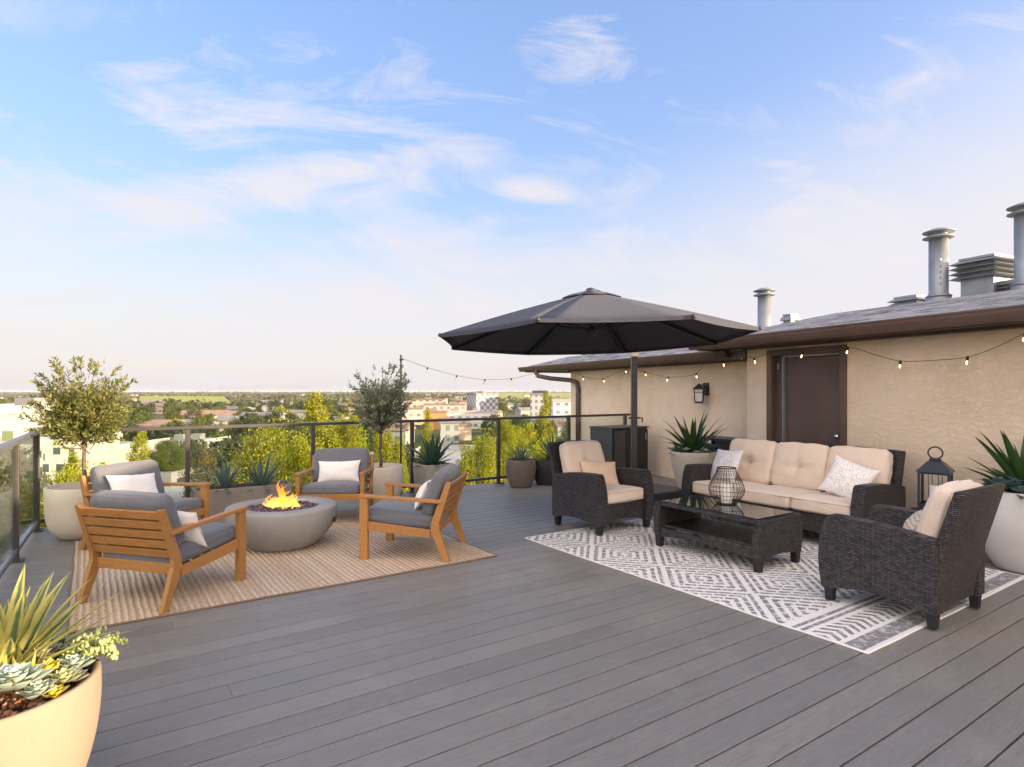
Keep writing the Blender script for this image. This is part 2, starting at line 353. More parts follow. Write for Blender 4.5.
lw = m.n('LayerWeight', Blend=.4).outputs[1]; mx = m.n('MixShader', i0=m.math('ADD', m.math('MULTIPLY', lw, .55), .12), i1=em.outputs[0], i2=m.n('BsdfGlossy', Color=(1,.95,.85), Roughness=.08).outputs[0]); m.t.links.new(mx.outputs[0], m.out.inputs[0]); M['bulb'] = m.m
m = NT('clear_bulb_unlit'); m.fin((.75,.72,.68), .1, 0, .5); M['bulboff'] = m.m
M['wax'] = plain('candle_wax', (.80,.76,.68), .6, 0, .04)
M['frost'] = plain('frosted_glass', (.62,.60,.55), .35, 0, .06)
M['cable'] = plain('black_cable', (.018,.016,.016), .7)
M['wire'] = plain('bronze_wire', (.055,.040,.032), .45, .3)
M['umb'] = fabric('charcoal_canopy', (.068,.071,.094)); M['umb'].node_tree.nodes['Principled BSDF'].inputs['Sheen Weight'].default_value = .05; M['umbpole'] = plain('umbrella_mast', (.055,.050,.052), .4, .4)
M['bark'] = plain('bark', (.13,.095,.066), .9, 0, .35, 18, .7, 40, bdist=.012)
# leaves
def stripleaf(name, mid, edge, lo=.30, hi=.40, tip=None, rough=.45, trans=.15):
    m = NT(name); s = m.n('SeparateXYZ', Vector=m.n('TexCoord').outputs['UV'])
    e = m.math('ABSOLUTE', m.math('SUBTRACT', s.outputs[0], .5)); r = m.island()
    e = m.math('ADD', e, m.math('MULTIPLY', m.math('SUBTRACT', m.noise(m.coord('Object', (1,1,1)), 30, 2), .5), .12))
    c = m.mix(m.ramp(e, [(lo, (0,)*3), (hi, (1,)*3)]), mid, edge)
    c = m.mix(m.math('MULTIPLY', r, .35), c, tuple(x*.62 for x in mid))
    m.bump(m.math('SINE', m.math('MULTIPLY', s.outputs[0], 60.0)), .12, .002)
    m.fin(c, rough, 0, .4)
    tr = m.n('BsdfTranslucent', Color=c); mx = m.n('MixShader', i0=trans, i1=m.b.outputs[0], i2=tr.outputs[0]); m.t.links.new(mx.outputs[0], m.out.inputs[0])
    return m.m
M['agave'] = stripleaf('agave_leaf', (.055,.115,.075), (.10,.16,.10), .36, .48)
M['agaveblue'] = stripleaf('blue_agave_leaf', (.10,.165,.135), (.22,.27,.19), .34, .48)
M['agavegreen'] = stripleaf('green_agave_leaf', (.045,.105,.030), (.075,.14,.045), .36, .48)
M['yucca'] = stripleaf('variegated_leaf', (.13,.21,.11), (.74,.64,.17), .12, .25, trans=.35)
M['yuccay'] = stripleaf('yellow_leaf', (.50,.46,.10), (.66,.58,.20), .20, .34, trans=.35)
M['echev'] = stripleaf('echeveria_petal', (.42,.50,.42), (.62,.64,.56), .36, .5, trans=.05); M['echevp'] = stripleaf('mauve_echeveria_petal', (.36,.33,.29), (.50,.48,.40), .36, .5, trans=.05)
M['echevy'] = stripleaf('yellow_rosette', (.62,.52,.06), (.66,.48,.05), .36, .5, trans=.1); M['echevb'] = stripleaf('blue_rosette', (.10,.17,.17), (.17,.24,.24), .36, .5, trans=.05)
M['sedum'] = leafmat('sedum_bead', (.27,.33,.11), (.36,.42,.17), (.46,.47,.22), .1)
M['olive'] = leafmat('olive_leaf', (.105,.125,.080), (.20,.225,.15), (.40,.42,.32), .25); M['olivey'] = leafmat('golden_olive_leaf', (.075,.092,.026), (.17,.175,.045), (.30,.275,.09), .32)
M['tree_y'] = leafmat('yellow_green_leaf', (.11,.135,.014), (.34,.33,.016), (.50,.46,.035), .45); M['tree_g'] = leafmat('mid_green_leaf', (.075,.105,.018), (.12,.155,.028), (.19,.21,.045), .4)
M['tree_d'] = leafmat('dark_green_leaf', (.035,.055,.018), (.055,.078,.026), (.085,.105,.035), .3); M['tree_b'] = leafmat('brown_green_leaf', (.08,.072,.03), (.115,.105,.045), (.16,.14,.06), .3)
M['tree_l'] = leafmat('lime_leaf', (.20,.22,.012), (.44,.42,.018), (.56,.52,.04), .45)
M['trunk'] = plain('trunk_bark', (.10,.075,.055), .9, 0, .3, 6, .5, 20, bdist=.03)
M['white'] = plain('white_render', (.36,.335,.315), .8, 0, .05, .5); M['roofwhite'] = plain('pale_membrane_roof', (.40,.385,.375), .8, 0, .08, .3)
M['winglass'] = plain('window_glass', (.10,.13,.12), .12, 0, .1, 1, 0); M['wingreen'] = plain('green_window_blind', (.22,.27,.12), .4, 0, .1, 1, 0)
M['redroof'] = plain('brown_roof', (.26,.17,.13), .85, 0, .2, .5); M['greyroof'] = plain('grey_roof', (.22,.21,.21), .85, 0, .2, .5); M['tanwall'] = plain('tan_wall', (.56,.45,.36), .85, 0, .1, .3); M['pinkwall'] = plain('pink_wall', (.60,.44,.36), .85, 0, .1, .3); M['orangewall'] = plain('orange_wall', (.55,.24,.10), .85, 0, .1, .3)
def facade(name, wall, win, bw, rh, ms):
    m = NT(name); co = m.coord(); s = m.n('SeparateXYZ', Vector=co)
    br = m.n('TexBrick', {'offset': .0}, Vector=m.n('CombineXYZ', X=m.math('ADD', s.outputs[0], s.outputs[1]), Y=s.outputs[2], Z=0.0).outputs[0], Color1=win, Color2=tuple(x*1.6 for x in win), Mortar=wall, Scale=1.0, Mortar_Size=ms, Brick_Width=bw, Row_Height=rh)
    return m.fin(br.outputs[0], .6)
M['fac_pink'] = facade('pink_apartment_facade', (.60,.46,.39), (.20,.17,.16), 3.4, 3.0, .95); M['fac_white'] = facade('white_apartment_facade', (.68,.63,.58), (.2,.2,.2), 3.2, 3.0, .9); M['fac_grey'] = facade('grey_facade', (.40,.39,.39), (.13,.14,.15), 2.6, 3.0, .7)
m = NT('checker_facade'); co = m.coord(); s = m.n('SeparateXYZ', Vector=co)
ch = m.n('TexChecker', Vector=m.n('CombineXYZ', X=m.math('ADD', s.outputs[0], s.outputs[1]), Y=s.outputs[2], Z=.5).outputs[0], Color1=(.44,.44,.45), Color2=(.15,.16,.18), Scale=.62); M['fac_check'] = m.fin(ch.outputs[0], .5)
m = NT('landscape_ground'); co = m.coord()
n1 = m.noise(co, .006, 8, .6); n2 = m.noise(co, .03, 6, .6); n3 = m.noise(co, .0016, 5, .6)
c = m.ramp(n1, [(.32, (.055,.07,.022)), (.47, (.10,.115,.035)), (.58, (.19,.165,.10)), (.7, (.12,.14,.03))]); c = m.mix(m.ramp(n2, [(.45, (0,)*3), (.62, (.7,)*3)]), c, (.05,.050,.022))
M['land'] = m.fin(c, .95, 0, .1)
M['field'] = plain('mown_field', (.27,.29,.03), .95, 0, .12, .02); M['asphalt'] = plain('asphalt', (.06,.06,.050), .9)

# ================================================================== SETTING
GZ = -14.0
g = MB(); RR = 8000
nr = 26
rad = [0]+[30*(RR/30)**(i/(nr-1)) for i in range(nr)]
vs = [(0,0,GZ)]; NA = 72
for r in rad[1:]:
    for k in range(NA):
        t = 2*math.pi*k/NA; x, y = r*math.cos(t), r*math.sin(t)
        h = 0 if r < 250 else noise.noise(Vector((x*.0011, y*.0011, 0)))*min(7, (r-250)*.006)
        vs.append((x, y, GZ+h))
fs = [(0, 1+k, 1+(k+1)%NA) for k in range(NA)]
for i in range(len(rad)-2):
    for k in range(NA):
        a = 1+i*NA; b = a+NA; fs.append((a+k, b+k, b+(k+1)%NA, a+(k+1)%NA))
g.add(vs, fs, smooth=True); tag(g.build('ground', M['land']), kind='structure')
def land_z(x, y):
    r = math.hypot(x, y); return GZ+(0 if r < 250 else noise.noise(Vector((x*.0011, y*.0011, 0)))*min(7, (r-250)*.006))

# the deck: rows of boards along U, laid out in the (u, v) frame
VR = 8.41                                  # the back rail lies at v = VR
def u_left(v): return -.452-(VR-v)*.056    # the left rail line
random.seed(4)
d = MB(); BW = .164; GAP = .0095
v = VR+.10; row = 0
def bx(u0, u1, v0, v1):
    e = .0015
    vs = [(u0,v0,-.03),(u1,v0,-.03),(u1,v1,-.03),(u0,v1,-.03),(u0,v0,-e),(u1,v0,-e),(u1,v1,-e),(u0,v1,-e),(u0+e,v0+e,0),(u1-e,v0+e,0),(u1-e,v1-e,0),(u0+e,v1-e,0)]
    d.add(vs, [(0,1,5,4),(1,2,6,5),(2,3,7,6),(3,0,4,7),(4,5,9,8),(5,6,10,9),(6,7,11,10),(7,4,8,11),(8,9,10,11)])
while v > -3.2:
    u = u_left(v)-.12; end = 8.6
    first = True
    while u < end:
        L = random.uniform(1.0, 4.6) if first else random.choice([4.88, 6.1, 5.4])
        u1 = min(end, u+L); bx(u, u1-.0015, v-BW+GAP, v); u = u1; first = False
    v -= BW; row += 1
tag(d.build('deck', M['deck'], M=Matrix.Rotation(UA, 4, 'Z')), kind='structure')
s_ = MB()
ul, ub = u_left(VR)-.16, u_left(-3.2)-.16
s_.prism([(ul, VR+.14), (ub, -3.3), (8.7, -3.3), (8.7, VR+.14)], -.30, -.034, 'z')
tag(s_.build('deck_substructure', M['under'], M=Matrix.Rotation(UA, 4, 'Z')), kind='structure')
s_ = MB(); s_.prism([(ul-.02, VR+.0), (ub-.02, -3.2), (13.5, -3.2), (13.5, VR+.0)], GZ-.5, -.31, 'z')
s_.prism([(ul-.75, VR+.0), (ub-.75, -3.2), (ub-.03, -3.2), (ul-.03, VR+.0)], GZ-.5, -.42, 'z')
bb = s_.build('building_under_deck', M['white'], M=Matrix.Rotation(UA, 4, 'Z')); tag(bb, kind='structure')
s_ = MB(); s_.prism([(ul-.75, VR+.0), (ub-.75, -3.2), (ub-.55, -3.2), (ul-.55, VR+.0)], -.415, -.22, 'z')
tag(s_.build('parapet_cap', M['alu'], M=Matrix.Rotation(UA, 4, 'Z'), bevel=.01), kind='structure')

# ------------------------------------------------------------------ railings
def railing(name, label, p0, p1, posts, feet=True, nfoot=1):
    p0, p1 = Vector(p0), Vector(p1); L = (p1-p0).length; ang = math.atan2(p1.y-p0.y, p1.x-p0.x)
    t = thing(name, label, 'railing', p0, ang)
    MB().box(-.03, L+.02, -.032, .032, 1.035, 1.075).build('top_rail', M['alu'] if nfoot == 2 else M['railmetal'], t, bevel=.006)
    MB().box(.03, L-.03, -.02, .02, .075, .115).build('bottom_rail', M['alu'] if nfoot == 2 else M['railmetal'], t, bevel=.004)
    for s in posts:
        b = MB().box(s-.025, s+.025, -.025, .025, 0, 1.033); pst = b.build('post', M['railmetal'], t, bevel=.003)
        MB().box(s-.06, s+.06, -.075, .06, .001, .014).box(s-.018, s+.018, -.15, -.026, .002, .030).build('foot_plate', M['railmetal'], pst, bevel=.003)
    for a, b in zip(posts[:-1], posts[1:]):
        MB().box(a+.028, b-.028, -.004, .004, .118, 1.032).build('glass_panel', M['glass'], t)
    return t
cor = uv(u_left(VR), VR)
back_end = uv(8.44, VR)                     # where it meets the house wall
railing('glass_railing', 'long dark railing of clear glass panels along the far deck edge', cor, back_end, [0, 1.45, 2.96, 4.42, 5.95, 7.42, 8.80])
ld = Vector((.525, -.851, 0)).normalized()
railing('glass_railing', 'railing with broad silvery top rail at the left deck edge', cor+ld*.06, cor+ld*8.0, [.0, 1.40, 2.88, 4.36, 5.84, 7.3], nfoot=2)

# ------------------------------------------------------------------ the house on the roof (local x runs along its wall toward the viewer, local y goes into it)
P0 = Vector((4.43, 5.80, 0)); HA = math.atan2(-.915, .402)
HM = Matrix.Translation(P0) @ Matrix.Rotation(HA, 4, 'Z')
def hw(x, y, z): return HM @ Vector((x, y, z))
house = thing('rooftop_house', 'low tan stucco house with grey shingled roof and brown door', 'house', P0, HA)
XC, XE, XL = -2.97, 6.68, -8.66  # unseen near end XE shaped to let low sun onto the near planter
D0, D1 = -2.60, -1.446
w = MB()
w.box(XC, D0, 0, .25, 0, 2.10); w.box(D1, XE, 0, .25, 0, 2.10); w.box(D0, D1, 0, .25, 2.035, 2.10)
w.box(XC, XC+.2, .25, 1.7, 0, 2.10); w.box(XC+.2, XE, 1.5, 1.7, 0, 2.10); w.box(XE-.2, XE, .25, 1.5, 0, 2.10)
w.build('wall', M['stucco'], house)
w = MB(); w.box(XL, XC-.002, .41, 1.25, -.3, 1.98); w.build('wall', M['stucco'], house)
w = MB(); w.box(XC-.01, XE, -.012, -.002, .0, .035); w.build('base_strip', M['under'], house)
# door
fr = MB(); fr.box(D0-.01, D0+.075, -.02, .20, 0, 2.035); fr.box(D1-.075, D1+.01, -.02, .20, 0, 2.035); fr.box(D0+.075, D1-.075, -.02, .20, 1.955, 2.035)
fo = fr.build('door_frame', M['brown'], house, bevel=.004)
MB().box(D0+.078, D0+.20, .06, .12, 0, 1.952).build('jamb_panel', M['door'], fo, bevel=.003)
MB().box(D0+.203, D0+.222, .03, .12, 0, 1.952).build('weather_strip', M['steel'], fo)
MB().box(D0+.225, D1-.078, .028, .05, 1.93, 1.952).build('head_strip', M['steel'], fo)
dr = MB().box(D0+.225, D1-.078, .075, .12, .01, 1.927).build('door', M['door'], house, bevel=.003)
kb = MB(); kb.lathe([(.0,0),(.028,0),(.028,.008),(.012,.012),(.012,.03),(.026,.042),(.030,.055),(.022,.068),(0,.07)], 18)
kb.build('door_knob', M['chrome'], dr, M=Matrix.Translation((D1-.145, .074, .965)) @ Matrix.Rotation(R(90), 4, 'X'))
kb = MB(); kb.lathe([(.0,0),(.024,0),(.024,.012),(.014,.016),(0,.016)], 18)
MB().box(D0+.10, D0+.13, .05, .06, 1.78, 1.86).build('hinge_plate', M['steel'], fo)
# roofs: hipped
def hip(x0, x1, y0, y1, ze, zr, yr, hx0, hx1, th=.03):
    b = MB()
    top = [(x0,y0,ze),(x1,y0,ze),(x1,y1,ze),(x0,y1,ze),(hx0,yr,zr),(hx1,yr,zr)]
    bot = [(x,y,z-th) for x,y,z in top[:4]]
    b.add(top+bot, [(0,1,5,4),(2,3,4,5),(3,0,4),(1,2,5),(0,6,7,1),(1,7,8,2),(2,8,9,3),(3,9,6,0),(6,9,8,7)])
    return b
rf = hip(-3.50, XE+.05, -.42, 2.12, 2.215, 2.535, .86, -2.30, XE-.5).build('roof', M['shingle'], house)
rl = hip(-10.2, XC-.0, -.02, 1.55, 2.085, 2.315, .76, -9.4, XC+.0).build('roof', M['shingle'], house)
# gutters, fascia, soffit
def gutter(x0, x1, y, z0, z1, name='gutter'):
    pr = [(0,z1-z0),(0,0),(-.065,0),(-.085,.035),(-.10,.075),(-.105,z1-z0),(-.112,z1-z0+.004),(-.112,z1-z0-.012),(-.095,z1-z0-.014),(-.088,.075),(-.075,.04),(-.06,.012),(-.012,.012),(-.012,z1-z0)]
    b = MB(); b.prism([(p[0]+y, p[1]+z0) for p in pr], x0, x1, 'x'); return b.build(name, M['brown'], house)
gutter(-3.58, XE+.05, -.42, 2.085, 2.205); gutter(-10.36, XC-.30, -.02, 1.97, 2.075)
b = MB(); b.box(-3.5, XE+.05, -.418, -.395, 2.07, 2.182); b.box(-3.5, -3.478, -.394, 2.1, 2.07, 2.182); b.build('fascia', M['brown'], house)
b = MB(); b.box(-10.2, XC-.01, -.018, .005, 1.95, 2.052); b.box(-10.2, -10.178, .006, 1.5, 1.95, 2.052); b.build('fascia', M['brown'], house)
b = MB(); b.box(-3.476, XE+.05, -.394, 1.9, 2.102, 2.118); b.box(XC, XE, -.10, -.003, 2.06, 2.10); b.build('soffit', M['brown'], house)
b = MB(); b.box(-10.176, XC-.01, .006, 1.45, 1.982, 1.995); b.box(XL, XC-.01, .33, .407, 1.93, 1.98); b.build('soffit', M['brown'], house)
# downpipe
b = MB(); pts = [(-9.45,-.07,1.99),(-9.45,-.07,1.92),(-9.40,-.05,1.85),(-9.1,.10,1.79),(-8.5,.30,1.74),(-8.30,.345,1.69),(-8.24,.35,1.55),(-8.24,.35,.05)]
b.tube(pts, .05, 10); b.build('downpipe', M['brown'], house)
# roof vents (standing on the roof: sub-parts of it)
def vpipe(x, y, r, z0, z1, par, seam=True):
    b = MB()
    b.lathe([(r*1.75,z0-.06),(r*1.6,z0),(r*1.25,z0+.16),(r*1.18,z0+.17)], 28, (x,y,0))
    b.lathe([(r*1.32,z0+.165),(r*1.36,z0+.18),(r*1.05,z0+.20),(r,z0+.21),(r,z1-.10),(r*1.0,z1-.10)], 28, (x,y,0))
    b.lathe([(r*1.02,z1-.115),(r*1.62,z1-.10),(r*1.62,z1-.092),(r*.9,z1-.06),(r*.9,z1-.035),(r*1.62,z1-.035),(r*1.64,z1-.025),(r*.7,z1+.01),(0,z1+.015)], 28, (x,y,0))
    b.tube([(x,y,z1-.10),(x,y,z1-.02)], r*.75, 12)
    if seam:
        for k in range(5): b.box(x+r*.66, x+r*.74, y-r*.80, y-r*.66, z0+.30+.07*k, z0+.32+.07*k)
    return b.build('vent_pipe', M['steel'], par)
def bvent(x, y, w_, z0, z1, n, par, cap=True):
    b = MB(); c = w_*.33
    b.box(x-c, x+c, y-c, y+c, z0-.1, z1-.05); h = (z1-.03-(z0+(z1-z0)*.52))/n
    for k in range(n):
        z = z0+(z1-z0)*.52+k*h; e = w_/2
        b.add([(x-e,y-e,z),(x+e,y-e,z),(x+e,y+e,z),(x-e,y+e,z),(x-c-.02,y-c-.02,z+h*.62),(x+c+.02,y-c-.02,z+h*.62),(x+c+.02,y+c+.02,z+h*.62),(x-c-.02,y+c+.02,z+h*.62)],
              [(0,3,2,1),(0,1,5,4),(1,2,6,5),(2,3,7,6),(3,0,4,7),(4,5,6,7)])
    e = w_*.36; b.box(x-e, x+e, y-e, y+e, z1-.045, z1-.02)
    o = b.build('box_vent', M['steel'], par)
    return o
vpipe(-1.13, 1.15, .10, 2.44, 3.40, rf)
bv = bvent(-.76, 1.40, .52, 2.50, 3.04, 4, rf)
MB().box(-.80, -.68, 1.40-.52*.33-.004, 1.40-.52*.33-.001, 2.71, 2.755).build('paper_sticker', M['white'], bv)
bvent(-1.54, 1.30, .40, 2.42, 2.70, 2, rf); bvent(-.47, 1.45, .34, 2.42, 2.74, 3, rf)
vpipe(-.27, 1.20, .10, 2.45, 3.47, rf)
vpipe(-3.68, 1.05, .10, 2.15, 3.08, rl, False); bvent(-3.23, 1.10, .21, 2.24, 2.66, 2, rf); bvent(-8.78, .90, .22, 2.2, 2.39, 2, rl)

# wall lamp on the recessed wall
lamp = thing('wall_lamp', 'black coach lamp with frosted panes mounted on the stucco wall left of the door', 'lamp', hw(-4.24, .41, -.20), HA)
MB().box(-.06, .06, -.03, -.001, 1.63, 1.83).build('back_plate', M['black'], lamp, bevel=.008)
b = MB(); b.tube([(0,-.03,1.76),(0,-.09,1.80),(0,-.15,1.79)], .012, 8); b.build('arm', M['black'], lamp)
b = MB(); yc = -.16
b.lathe([(.125,1.725),(.115,1.742),(.05,1.79),(.03,1.80),(.022,1.815),(0,1.82)], 4, (0,yc,0)); b.lathe([(.07,1.505),(.088,1.515),(.088,1.53),(.07,1.535)], 4, (0,yc,0))
for f in b.sm: pass
b.sm = [False]*len(b.f)
cg = b.build('cap', M['black'], lamp)
b = MB()
for k in range(4):
    t = math.pi/2*k; b.tube([(.082*math.cos(t), yc+.082*math.sin(t), 1.53), (.10*math.cos(t), yc+.10*math.sin(t), 1.73)], .007, 6)
for k in range(4):
    t = math.pi/2*k; t2 = t+math.pi/2; b.tube([(.095*math.cos(t), yc+.095*math.sin(t), 1.68), (.095*math.cos(t2), yc+.095*math.sin(t2), 1.68)], .005, 6)
b.build('frame', M['black'], lamp)
b = MB(); b.lathe([(.074,1.535),(.09,1.722)], 4, (0,yc,0)); b.sm = [False]*len(b.f); b.build('pane', M['frost'], lamp)

# ------------------------------------------------------------------ umbrella
UX, UY = .88, 6.85
umb = thing('cantilever_umbrella', 'big charcoal cantilever parasol over the wicker armchair, its mast behind the seat', 'umbrella', (UX, UY, 0))
r_ = 1.60; zr = 2.085; zt = 2.60; K = math.cos(math.pi/8)
tilt = Matrix.Translation((0,0,zr)) @ Matrix.Rotation(R(-1.7), 4, 'X') @ Matrix.Rotation(R(-1.2), 4, 'Y')
def rimv(k, rr=1.0, dz=0):
    t = math.pi/8+math.pi/4*k; R_ = r_/K*rr
    return Vector((R_*math.cos(t), R_*math.sin(t), dz))
hub_h = zt-zr
def can(a, k, under=0):                      # a: 0 hub .. 1 rim, along rib k
    return rimv(k, a, hub_h*(1-a)-.0+.015*math.sin(math.pi*a)-under)
b = MB(); NS = 10; NW = 6; vs = []; idx = {}
for k in range(8):
    fs = []; base = len(b.v); grid = []
    for i in range(NS+1):
        a = .10+.90*i/NS
        for j in range(NW+1):
            p = can(a, k).lerp(can(a, (k+1)%8), j/NW); sag = 4*(j/NW)*(1-j/NW)*a*a
            p.z -= .010*sag; p.x *= 1-.022*sag*a; p.y *= 1-.022*sag*a
            grid.append(p)
    for i in range(NS):
        for j in range(NW): fs.append((i*(NW+1)+j, (i+1)*(NW+1)+j, (i+1)*(NW+1)+j+1, i*(NW+1)+j+1))
    b.add(grid, fs, smooth=True, M=tilt)
    # little hem
    hem = []
    for j in range(NW+1):
        p = grid[NS*(NW+1)+j]; hem += [p, p-Vector((0,0,.035))]
    b.add(hem, [(2*j, 2*j+1, 2*j+3, 2*j+2) for j in range(NW)], M=tilt)
cano = b.build('canopy', M['umb'], umb); sd = cano.modifiers.new('thickness', 'SOLIDIFY'); sd.thickness = .004
b = MB()
for k in range(8):
    p = [can(a, k)+Vector((0,0,.014+.012*(a<.2))) for a in (.0,.08,.15,.20)]; q = [can(a, (k+1)%8)+Vector((0,0,.014+.012*(a<.2))) for a in (.0,.08,.15,.20)]
    b.add(p+q, [(i, i+1, i+5, i+4) for i in range(3)], smooth=True, M=tilt)
vent = b.build('vent_cap', M['umb'], cano); sd = vent.modifiers.new('thickness', 'SOLIDIFY'); sd.thickness = .004
b = MB(); b.lathe([(.05,-.02),(.055,.0),(.045,.02),(.02,.032),(0,.035)], 20, (0,0,hub_h+.012)); b.build('finial', M['umbpole'], vent, M=tilt)
for k in range(8):
    b = MB(); b.beam(can(.06,k,.03), can(.995,k,.026), .018, .028); rb = b.build('rib', M['umbpole'], umb, M=tilt)
    b = MB(); b.beam(Vector((0,0,hub_h-.42))+rimv(k,.03), can(.46,k,.05), .014, .02); b.build('strut', M['umbpole'], rb)
    e = can(1.0, k); b = MB(); b.lathe([(0,-.02),(.016,-.016),(.02,0),(.016,.016),(0,.02)], 10, e+Vector((0,0,-.012))); b.build('rib_tip', M['umbpole'], rb)
b = MB(); b.tube([(0,0,hub_h+.03),(0,0,hub_h-.46)], .022, 12); b.lathe([(.0,-.50),(.03,-.495),(.055,-.47),(.055,-.41),(.03,-.39)], 16, (0,0,hub_h)); b.build('hub', M['umbpole'], umb, M=tilt)
mx, my = 1.727-UX, 8.76-UY
b = MB(); b.box(mx-.04, mx+.04, my-.05, my+.05, .17, 2.42); mast = b.build('mast', M['umbpole'], umb, bevel=.012, seg=3)
b = MB(); b.box(mx-.055, mx+.055, my-.085, my-.052, 1.98, 2.20); b.build('slider', M['tanwall'], mast, bevel=.01)
b = MB(); b.tube([(mx-.075,my,1.12),(mx+.075,my,1.12)], .012, 8); b.tube([(mx+.075,my,1.12),(mx+.11,my-.03,1.12),(mx+.11,my-.03,1.06)], .01, 8); b.build('crank', M['black'], mast)
b = MB(); a0 = Vector((mx,my,2.44)); a2 = tilt @ Vector((0,0,hub_h+.03)); ctrl = [a0, a0.lerp(a2,.25)+Vector((0,0,.10)), a0.lerp(a2,.55)+Vector((0,0,.10)), a0.lerp(a2,.82)+Vector((0,0,.05)), a2]
b.tube(ctrl, [.035,.034,.03,.024,.018], 10); b.beam(a0-Vector((0,0,.35))+Vector((0,-.05,0)), ctrl[1], .03, .045); b.build('arm', M['umbpole'], umb)
b = MB(); rot = Matrix.Rotation(UA, 4, 'Z')
bo = Vector((mx+.10, my-.10, 0))
b.box(-.46, .46, -.46, .46, .012, .15, M=Matrix.Translation(bo) @ rot); b.build('base', M['charcoal'], umb, bevel=.03, seg=3)
MB().box(mx-.08, mx+.08, my-.08, my+.08, .15, .19).build('socket', M['black'], umb, bevel=.01)

# ------------------------------------------------------------------ cabinet and dark bench by the wall
cb = thing('patio_cabinet', 'black cabinet with slate side and narrow glazed strip at the end of the railing', 'cabinet', uv(7.18, 7.54), UA)
b = MB(); b.box(.02, .84, .003, .52, .05, .865); b.build('body', M['black'], cb, bevel=.008)
MB().box(0, .017, 0, .54, .04, .885).build('side_panel', M['charcoal'], cb, bevel=.004)
MB().box(-.01, .86, -.02, .56, .868, .89).build('top', M['charcoal'], cb, bevel=.005)
MB().box(.03, .30, -.022, -.002, .10, .84).build('glass_door', M['blackglass'], cb, bevel=.004)
MB().box(.32, .83, -.022, -.002, .10, .84).build('door', M['black'], cb, bevel=.004)
MB().box(.76, .785, -.035, -.024, .66, .78).build('handle', M['steel'], cb, bevel=.004)
for x in (.06, .78):
    for y in (.05, .46): MB().box(x, x+.05, y, y+.05, 0, .048).build('leg', M['black'], cb)
bn = thing('wall_console', 'low black console with one raised end, half hidden behind the left end of the sofa', 'console', hw(-3.62, .16, .05), HA)
MB().box(-.42, .58, -.20, .20, .72, .76).build('top', M['black'], bn, bevel=.006)
MB().box(-.40, .56, .17, .20, .30, .717).build('back_panel', M['charcoal'], bn)
MB().prism([(.50,.762),(.58,.762),(.58,.93)], -.02, .02, 'y').build('raised_end', M['black'], bn)
for x in (-.40, .53):
    for y in (-.19, .14): MB().box(x, x+.035, y, y+.028, 0, .718).build('leg', M['black'], bn)

# ================================================================== RUGS
def rug(name, label, u0, u1, v0, v1, mat, xdir, edge=None):
    L, W = (v1-v0, u1-u0); cu, cv = (u0+u1)/2, (v0+v1)/2
    if xdir == 'u': L, W = W, L; rz = UA
    else: rz = UA-math.pi/2
    b = MB(); n = 60; vs = []
    hgt = .012
    for j in range(n+1):
        for i in range(n+1):
            x = (i/n-.5)*L; y = (j/n-.5)*W
            wob = .010*noise.noise(Vector((x*2.3, y*2.3, 5)))
            ex = wob if i in (0, n) else 0; ey = wob if j in (0, n) else 0
            vs.append((x+ex, y+ey, hgt+.002*noise.noise(Vector((x*3, y*3, 1)))))
    b.add(vs, [(j*(n+1)+i, j*(n+1)+i+1, (j+1)*(n+1)+i+1, (j+1)*(n+1)+i) for j in range(n) for i in range(n)], smooth=True)
    o = b.build(name, mat, loc=uv(cu, cv, 0)); o.rotation_euler = (0,0,rz)
    tag(o, label, 'rug')
    ed = MB()
    loop = [vs[i] for i in range(n+1)]+[vs[j*(n+1)+n] for j in range(1, n+1)]+[vs[n*(n+1)+i] for i in range(n-1, -1, -1)]+[vs[j*(n+1)] for j in range(n-1, 0, -1)]
    ed.tube([(p[0], p[1], .0075) for p in loop], .0075, 6, closed=True); ed.build('binding', edge or mat, o)
    return o
rug('area_rug', 'white rug with dark grey diamond pattern and a banded end, under the coffee table', 3.66, 6.22, 1.76, 5.10, M['rug'], 'v', M['whitefab'])
rug('area_rug', 'tan braided jute rug under the fire bowl and the four wooden armchairs', -.10, 3.05, 4.70, 7.50, M['jute'], 'u', M['jute_edge'])

